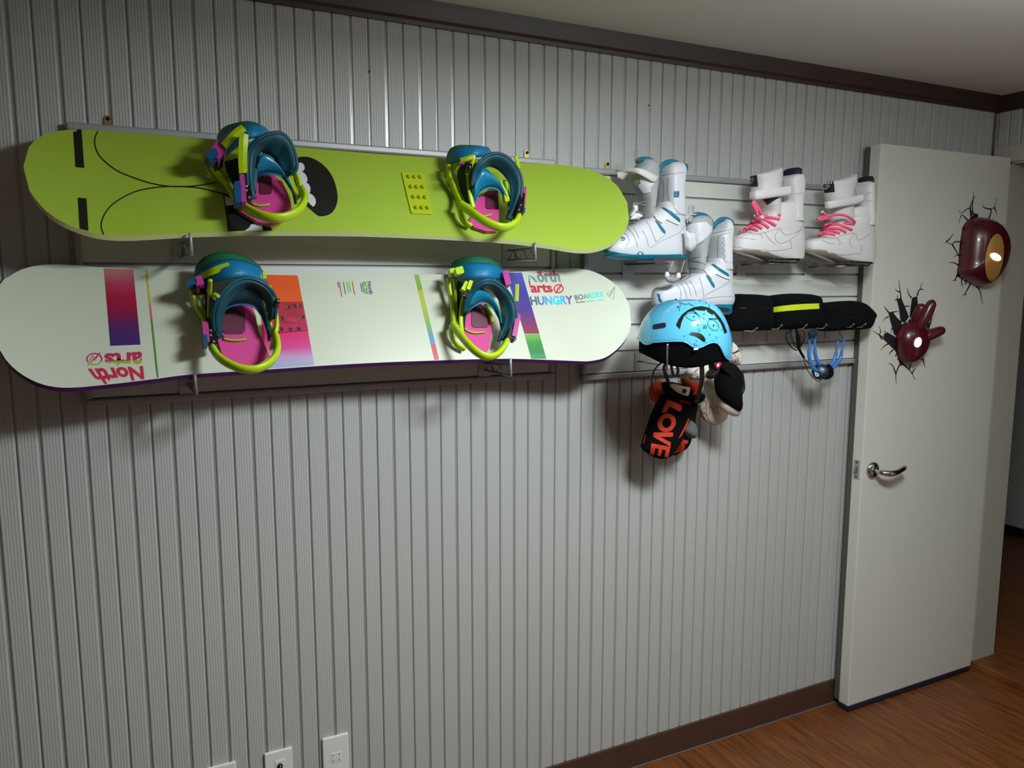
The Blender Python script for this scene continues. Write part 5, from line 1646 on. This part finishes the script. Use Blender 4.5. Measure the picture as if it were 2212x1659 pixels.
_, bv = cushion('hand', [(940, 470), (1000, 440), (1065, 450), (1075, 600), (1090, 720), (1140, 830), (1172, 900), (1165, 960), (1100, 1035), (1010, 1062), (930, 1030), (880, 960), (855, 850), (850, 740), (885, 660), (940, 570)], -0.085, 0.034, M['cream'], gl2)
rnd = random.Random(7)
bm = new()
for i in range(46):
    x, y = (rnd.uniform(858, 935), rnd.uniform(720, 1010)) if i < 26 else (rnd.uniform(960, 1080), rnd.uniform(810, 920))
    if bv.ray_cast(CAM, ray(*t5((x, y))))[0] is not None:
        P_ = ell(x, y, 6, 8, rnd.uniform(0, 3), 6)
        me = decal_bm([t5(p) for p in P_], bv, 0.001, 3, bm=bm)
obj('dot_print', bm, M['dot'], gl2, normals=False)
lines(gl2, 'seam', t5, [[(880, 700), (920, 780), (930, 900), (970, 1010), (1020, 1060)], [(1080, 740), (1130, 830), (1175, 900)]], 1.1, bv, M['dot'], 0.001)
_, bv2 = cushion('gauntlet', [(690, 360), (740, 300), (830, 270), (900, 235), (985, 225), (1005, 300), (960, 380), (900, 440), (830, 470), (740, 470), (700, 420)], -0.075, 0.03, M['cream'], gl2, 34)
dec(gl2, 'gauntlet_tab', t5, [[(765, 370), (815, 325), (825, 345), (780, 392)]], bv2, M['seam'], 0.0015, 4)
bm = new()
for i in range(22):
    x, y = rnd.uniform(705, 820), rnd.uniform(395, 470)
    if bv2.ray_cast(CAM, ray(*t5((x, y))))[0] is not None:
        decal_bm([t5(p) for p in ell(x, y, 8, 6, rnd.uniform(0, 3), 6)], bv2, 0.001, 3, bm=bm)
if len(bm.verts):
    obj('dot_print', bm, M['dot'], gl2, normals=False)
_, bv3 = cushion('gauntlet_edge', [(1200, 25), (1240, -10), (1275, 20), (1300, 90), (1335, 150), (1340, 260), (1320, 295), (1260, 260), (1205, 225), (1190, 120)], -0.085, 0.026, M['cream'], gl2, 30)
bm = new()
for i in range(14):
    x, y = rnd.uniform(1285, 1332), rnd.uniform(160, 250)
    if bv3.ray_cast(CAM, ray(*t5((x, y))))[0] is not None:
        decal_bm([t5(p) for p in ell(x, y, 6, 6, 0, 6)], bv3, 0.001, 3, bm=bm)
if len(bm.verts):
    obj('dot_print', bm, M['dot'], gl2, normals=False)

# ------------------------------------------------------------------ black pouches


def pouch(label, L, y, th, band=None):
    pts = [at(*t6(p), y) for p in L]
    t = thing('pouch', label, 'pouch', min(pts, key=lambda p: p.z), 'black soft pouches on the hooks')
    _, bv = cushion('body', L, y, th, M['fabric'], t, 52, 0.55, t6)
    if band:
        b_ = decal_bm([t6(p) for p in band], bv, 0.003, 5)
        obj('band', b_, M['yellow'], t, normals=False)
    return t, bv


t, bv = pouch('plain black soft pouch beside the white boot heel', [(120, 400), (160, 242), (330, 230), (500, 236), (600, 246), (640, 258), (650, 330), (648, 500), (650, 715), (600, 738), (400, 745), (90, 745), (55, 600), (70, 500)], -0.11, 0.05)
lines(t, 'seam', t6, [[(150, 430), (350, 425), (600, 420), (700, 405)]], 1.0, bv, M['blackgloss'], 0.001)
pouch('black soft pouch with a yellow-green band', [(690, 268), (760, 240), (950, 222), (1150, 225), (1270, 240), (1322, 270), (1338, 360), (1352, 430), (1355, 560), (1350, 700), (1200, 715), (1000, 724), (725, 722), (700, 600), (690, 430)], -0.12, 0.055,
      [(720, 412), (860, 390), (1000, 376), (1180, 366), (1350, 361), (1354, 395), (1356, 436), (1240, 442), (1100, 450), (900, 466), (715, 486), (722, 450)])
t, bv = pouch('black soft pouch nearest the open door', [(1365, 372), (1480, 345), (1700, 326), (1850, 325), (1950, 350), (2040, 420), (2115, 510), (2100, 560), (2070, 640), (2040, 692), (1980, 722), (1700, 738), (1500, 752), (1390, 748), (1368, 725), (1366, 640), (1368, 500)], -0.11, 0.05)
lines(t, 'seam', t6, [[(1385, 570), (1600, 560), (1900, 540), (2100, 515)]], 1.0, bv, M['blackgloss'], 0.001)

# ------------------------------------------------------------------ cable bundle and headphones
cb = thing('cable', 'coiled thin black cable hanging under the yellow-banded pouch', 'cable', at(*t6((1150, 1120)), -0.14))
for L in ([(990, 725), (920, 780), (900, 850), (930, 930), (1000, 1000), (1060, 1015), (1100, 960), (1105, 860), (1060, 770), (1030, 725)],
          [(1085, 728), (1145, 770), (1158, 850), (1130, 920), (1070, 985), (1020, 960), (975, 880), (960, 800), (985, 728)],
          [(960, 728), (930, 800), (935, 900), (985, 985), (1050, 1020)], [(1040, 726), (1110, 800), (1138, 880), (1110, 960), (1060, 1000)], [(985, 730), (985, 830), (1020, 920), (1075, 975)]):
    bm = new(); tube(bm, [at(*t6(p), -.14 - 0.008 * math.sin(i)) for i, p in enumerate(L)], 0.0016, 6, n=40)
    obj('loop', bm, M['black'], cb, True)
bm = new(); tube(bm, [at(*t6(p), -.145) for p in [(1040, 725), (1055, 800), (1070, 880), (1075, 960), (1100, 1040), (1150, 1120)]], [0.004] * 5 + [0.006] * 8 + [0.004] * 7, 8, n=20)
obj('bundle', bm, M['fabric'], cb, True)
bm = new(); tube(bm, [at(*t6(p), -.13) for p in [(1130, 1100), (1155, 1180), (1180, 1260), (1240, 1360), (1310, 1435), (1365, 1455), (1395, 1430), (1400, 1390)]], 0.0014, 6, n=36)
obj('cord', bm, M['black'], cb, True)
bm = new(); tube(bm, [at(*t6(p), -.13) for p in [(1148, 1118), (1200, 1190), (1270, 1260), (1300, 1300)]], 0.0014, 6, n=16)
obj('cord', bm, M['black'], cb, True)

hp = thing('headphones', 'blue headphones with dark ear cups hanging at the right end of the slat rack', 'headphones', at(*t6((1420, 1400)), -0.13))
rods = [([(1232, 800), (1226, 900), (1222, 1010)], -.16, .0036), ([(1305, 800), (1302, 900), (1304, 1010)], -.16, .0036), ([(1222, 1010), (1222, 1090), (1240, 1180), (1275, 1260), (1330, 1310)], -.16, .0062), ([(1302, 1015), (1310, 1090), (1340, 1180), (1390, 1250), (1450, 1320)], -.16, .0062),
        ([(1650, 875), (1628, 880), (1612, 960), (1605, 1040)], -.12, .0036), ([(1690, 840), (1708, 880), (1698, 960), (1680, 1040)], -.12, .0042), ([(1605, 1040), (1590, 1110), (1560, 1180), (1520, 1240)], -.12, .0056), ([(1680, 1040), (1665, 1120), (1620, 1200), (1550, 1270)], -.12, .0056)]
for L, y, r_ in rods:
    bm = new(); tube(bm, [at(*t6(p), y) for p in L], r_, 10, n=20)
    obj('headband_rod', bm, M['hpblue'], hp, True)
bm = new(); tube(bm, [at(*t6(p[:2]), p[2]) for p in [(1232, 805, -.172), (1268, 790, -.172), (1305, 805, -.172)]], 1, 10, n=14, flat=(0.012, 0.006), up=Vector((0, 0, 1)))
obj('headband_top', bm, M['hpdark'], hp, True)
bm = new(); tube(bm, [at(*t6(p[:2]), p[2]) for p in [(1645, 765, -.172), (1665, 800, -.15), (1690, 845, -.12)]], 0.003, 8, n=10)
obj('headband_top', bm, M['hpdark'], hp, True)
c0 = at(*t6((1375, 1322)), -.165)


def cup(name, c, axis, r1, r2, th, m):
    a = Vector(axis).normalized()
    u = a.orthogonal().normalized(); v = a.cross(u)
    bm = new()
    rings = []
    for k in range(9):
        f = k / 8
        s = math.sin(PI * (0.08 + 0.84 * f)) ** 0.5
        rings.append([c + a * (th * (f - 0.5)) + u * (r1 * s * math.cos(i * PI / 14)) + v * (r2 * s * math.sin(i * PI / 14)) for i in range(28)])
    ringloft(bm, rings)
    bv = bvh_of(bm)
    return obj(name, bm, m, hp, True), bv


ec, bve = cup('ear_cup', c0, (-0.75, -0.62, 0.2), 0.026, 0.026, 0.02, M['hpdark'])
b_ = text_bm('b', [t6(p) for p in [(1296, 1306), (1346, 1316), (1366, 1392), (1314, 1386)]], bve, 0.001, 0.03)
obj('logo', b_, M['plastic'], ec, normals=False)
cup('ear_cup', at(*t6((1500, 1310)), -.125), (0.8, -0.5, 0.1), 0.026, 0.026, 0.018, M['hpblue'])
cup('ear_pad', at(*t6((1455, 1330)), -.15), (-0.75, -0.62, 0.2), 0.024, 0.024, 0.016, M['fabric'])
cup('ear_pad', at(*t6((1510, 1305)), -.138), (0.3, -0.9, 0.25), 0.021, 0.024, 0.016, M['fabric'])

# ------------------------------------------------------------------ wall lamps and crack stickers on the door
t7 = T(1860, 300, .217)
t8 = T(1860, 580, .16875)


def crack(label, tr, strokes, polys):
    pts = [at(*tr(p), DY0) for p in sum(strokes, []) + sum(polys, [])]
    c = sum(pts, Vector()) / len(pts)
    o = new()
    for s_ in strokes:
        stroke_bm([tr(p) for p in s_], 3.2, door_bvh, 0.0008, n=3 * len(s_), bm=o, taper=True)
    for p in polys:
        decal_bm([tr(q_) for q_ in p], door_bvh, 0.0009, 30, bm=o)
    tag(obj('crack_sticker', o, M['crack'], None, loc=c, normals=False), label, 'sticker')


crack('black crack sticker around the upper maroon lamp on the door', t7,
      [[(1110, 760), (1085, 690), (1115, 600), (1142, 570)], [(1120, 750), (1105, 690), (1115, 600), (1116, 525)], [(1095, 790), (1075, 690), (1000, 740), (975, 710)], [(1060, 810), (1000, 760), (970, 845)], [(1040, 840), (1010, 890), (1000, 900)],
       [(1000, 1025), (930, 1025), (905, 1048), (835, 1025)], [(905, 1048), (960, 1140), (975, 1155)], [(845, 1025), (885, 990), (918, 942)], [(985, 1170), (950, 1155), (925, 1182)], [(970, 1260), (920, 1232), (870, 1235)], [(955, 1350), (935, 1400), (900, 1412)], [(935, 1400), (948, 1418)],
       [(1000, 1385), (1000, 1440), (1012, 1480)], [(1030, 1410), (1045, 1440), (1015, 1450)], [(1085, 1445), (1040, 1530), (1000, 1570)], [(1030, 1540), (1050, 1556)], [(1140, 1460), (1180, 1510), (1195, 1580), (1208, 1640)],
       [(1265, 805), (1290, 740), (1295, 700), (1325, 680), (1352, 585)], [(1295, 700), (1225, 685), (1208, 655)], [(1325, 680), (1355, 755)], [(1370, 870), (1400, 860), (1422, 855)]],
      [[(1040, 830), (1100, 775), (1135, 740), (1165, 750), (1160, 790), (1300, 800), (1340, 900), (1250, 1430), (1090, 1450), (950, 1365), (965, 1250), (980, 1050), (1005, 905)]])
crack('black crack sticker with finger-like gaps around the lower maroon lamp on the door', t8,
      [[(510, 390), (500, 300), (480, 150)], [(498, 300), (460, 290), (435, 262)], [(455, 410), (465, 380), (462, 340)], [(460, 395), (425, 412)], [(645, 375), (610, 330), (590, 250)], [(715, 350), (735, 290), (760, 250), (775, 180)], [(750, 265), (805, 270)],
       [(350, 560), (320, 520), (290, 480)], [(350, 620), (310, 635), (278, 672)], [(390, 560), (480, 548)], [(560, 480), (630, 488)], [(280, 880), (230, 850), (150, 800)], [(265, 905), (235, 850), (250, 800), (228, 740)], [(290, 890), (270, 910)], [(310, 820), (300, 795)],
       [(345, 965), (300, 990), (250, 1045)], [(410, 1040), (370, 1075), (368, 1105)], [(440, 830), (390, 760), (385, 830)], [(450, 1100), (435, 1130)], [(480, 1150), (455, 1168)], [(490, 1230), (445, 1350), (450, 1475)], [(445, 1350), (400, 1240), (350, 1212)],
       [(545, 1235), (610, 1290), (650, 1345), (690, 1425)], [(650, 1345), (680, 1290), (705, 1285)], [(610, 1290), (650, 1200), (670, 1170)], [(700, 1165), (790, 1155), (765, 1060), (745, 1040)], [(790, 1155), (818, 1275)], [(690, 1165), (730, 1205)], [(880, 720), (900, 640), (912, 560)], [(965, 850), (975, 875)]],
      [[(455, 400), (510, 370), (560, 490), (610, 620), (560, 690), (505, 680), (480, 500)], [(650, 378), (715, 352), (728, 480), (690, 640), (620, 620), (635, 480)], [(345, 560), (400, 555), (460, 630), (520, 690), (470, 860), (420, 850), (375, 680)],
       [(290, 840), (330, 815), (430, 870), (480, 950), (440, 1060), (340, 960), (280, 900)], [(440, 860), (620, 650), (850, 560), (880, 740), (830, 900), (770, 1060), (620, 1210), (500, 1245), (440, 1060)]])

lm = thing('wall_lamp', 'maroon domed wall lamp with a gold oval panel, upper one on the door', 'lamp', at(*t7((1150, 1480)), DY0))
outl = [at(*t7(p), DY0 - 0.002) for p in [(1050, 825), (1130, 780), (1250, 805), (1330, 900), (1365, 1050), (1335, 1250), (1250, 1410), (1170, 1470), (1080, 1440), (962, 1358), (968, 1250), (988, 1050), (1012, 900)]]
bm = new(); puff(bm, outl, 0.088, 60, 10, 0.001, power=0.62)
bv = bvh_of(bm)
obj('dome', bm, M['lampred'], lm, True)
dec(lm, 'panel', t7, [ell(1325, 1180, 88, 235, 0.14, 32)], bv, M['gold'], 0.0018, 5)
dec(lm, 'lens', t7, [ell(1334, 1175, 56, 33, 0.45, 20)], bv, M['lens'], 0.0032, 4)
lm2 = thing('wall_lamp', 'small maroon lobed wall lamp with a glowing white lens, lower one on the door', 'lamp', at(*t8((600, 1220)), DY0))
outl = [at(*t8(p), DY0 - 0.002) for p in [(440, 900), (480, 760), (560, 690), (680, 680), (760, 740), (790, 860), (760, 1000), (700, 1120), (620, 1200), (545, 1225), (490, 1180), (450, 1050)]]
bm = new(); puff(bm, outl, 0.06, 48, 8, 0.001, power=0.6)
bv = bvh_of(bm)
obj('dome', bm, M['lampred'], lm2, True)
for L, y0, y1 in (([(680, 760), (730, 600), (790, 450)], -.10, -.125), ([(740, 760), (830, 600), (925, 400)], -.12, -.145), ([(740, 900), (880, 850), (1070, 775)], -.12, -.15)):
    Q = crom([at(*t8(p), y0 + (y1 - y0) * i / 2) for i, p in enumerate(L)], 14)
    rs = [0.012 + 0.008 * math.sin(PI * min(1, (i + 2) / 13) * 0.8) if i < 12 else (0.012 if i == 12 else 0.004) for i in range(14)]
    bm = new(); tube(bm, Q, rs, 12)
    obj('lobe', bm, M['lampred'], lm2, True)
dec(lm2, 'lens', t8, [ell(722, 945, 42, 64, 0.3, 20)], bv, M['lens'], 0.003, 4)

# ------------------------------------------------------------------ sockets and nails on the wall
for lab, cx, kind in (('white socket plate at the bottom edge, leftmost of three', 0.1555, 0), ('white aerial socket plate, middle of the three low on the wall', 0.2965, 1), ('white telephone socket plate with four small holes, rightmost of three', 0.4465, 2)):
    t = thing('wall_socket', lab, 'socket', (cx, -0.005, 0.26), 'white socket plates low on the wall')
    bm = new(); box(bm, (cx - 0.0355, -0.004, 0.260), (cx + 0.0355, -0.013, 0.379), bev=0.003)
    obj('plate', bm, M['plastic'], t)
    if kind == 1:
        bm = new(); box(bm, (cx - 0.010, -0.0125, 0.310), (cx + 0.014, -0.0145, 0.352), bev=0.001); obj('insert', bm, M['plastic'], t)
        bm = new(); tube(bm, [(cx + 0.002, -0.014, 0.337), (cx + 0.002, -0.020, 0.337)], [0.0075, 0.0065], 16); j = obj('aerial_jack', bm, M['black'], t, True)
        bm = new(); tube(bm, [(cx + 0.002, -0.0195, 0.337), (cx + 0.002, -0.0215, 0.337)], 0.0025, 10); obj('jack_pin', bm, M['chrome'], j, True)
    else:
        bm = new(); box(bm, (cx - 0.013, -0.0125, 0.305), (cx + 0.013, -0.0142, 0.332), bev=0.0008); j = obj('insert', bm, M['plastic'], t)
        for dx in (-0.008, 0.008):
            for z in (0.311, 0.326):
                bm = new(); tube(bm, [(cx + dx, -0.0138, z), (cx + dx, -0.0146, z)], 0.0016, 8); obj('contact_hole', bm, M['black'], j, True)
for lab, p in (('tiny nail in the wall above the upper snowboard', (797, 155)), ('tiny nail in the wall above the white boots', (1400, 228))):
    c = at(*p, -0.004)
    bm = new(); tube(bm, [c, c + Vector((0, -0.004, 0)), c + Vector((0, -0.0055, 0))], [0.0014, 0.0014, 0.0022], 8)
    tag(obj('nail', bm, M['black'], None, True, loc=c), lab, 'nail')
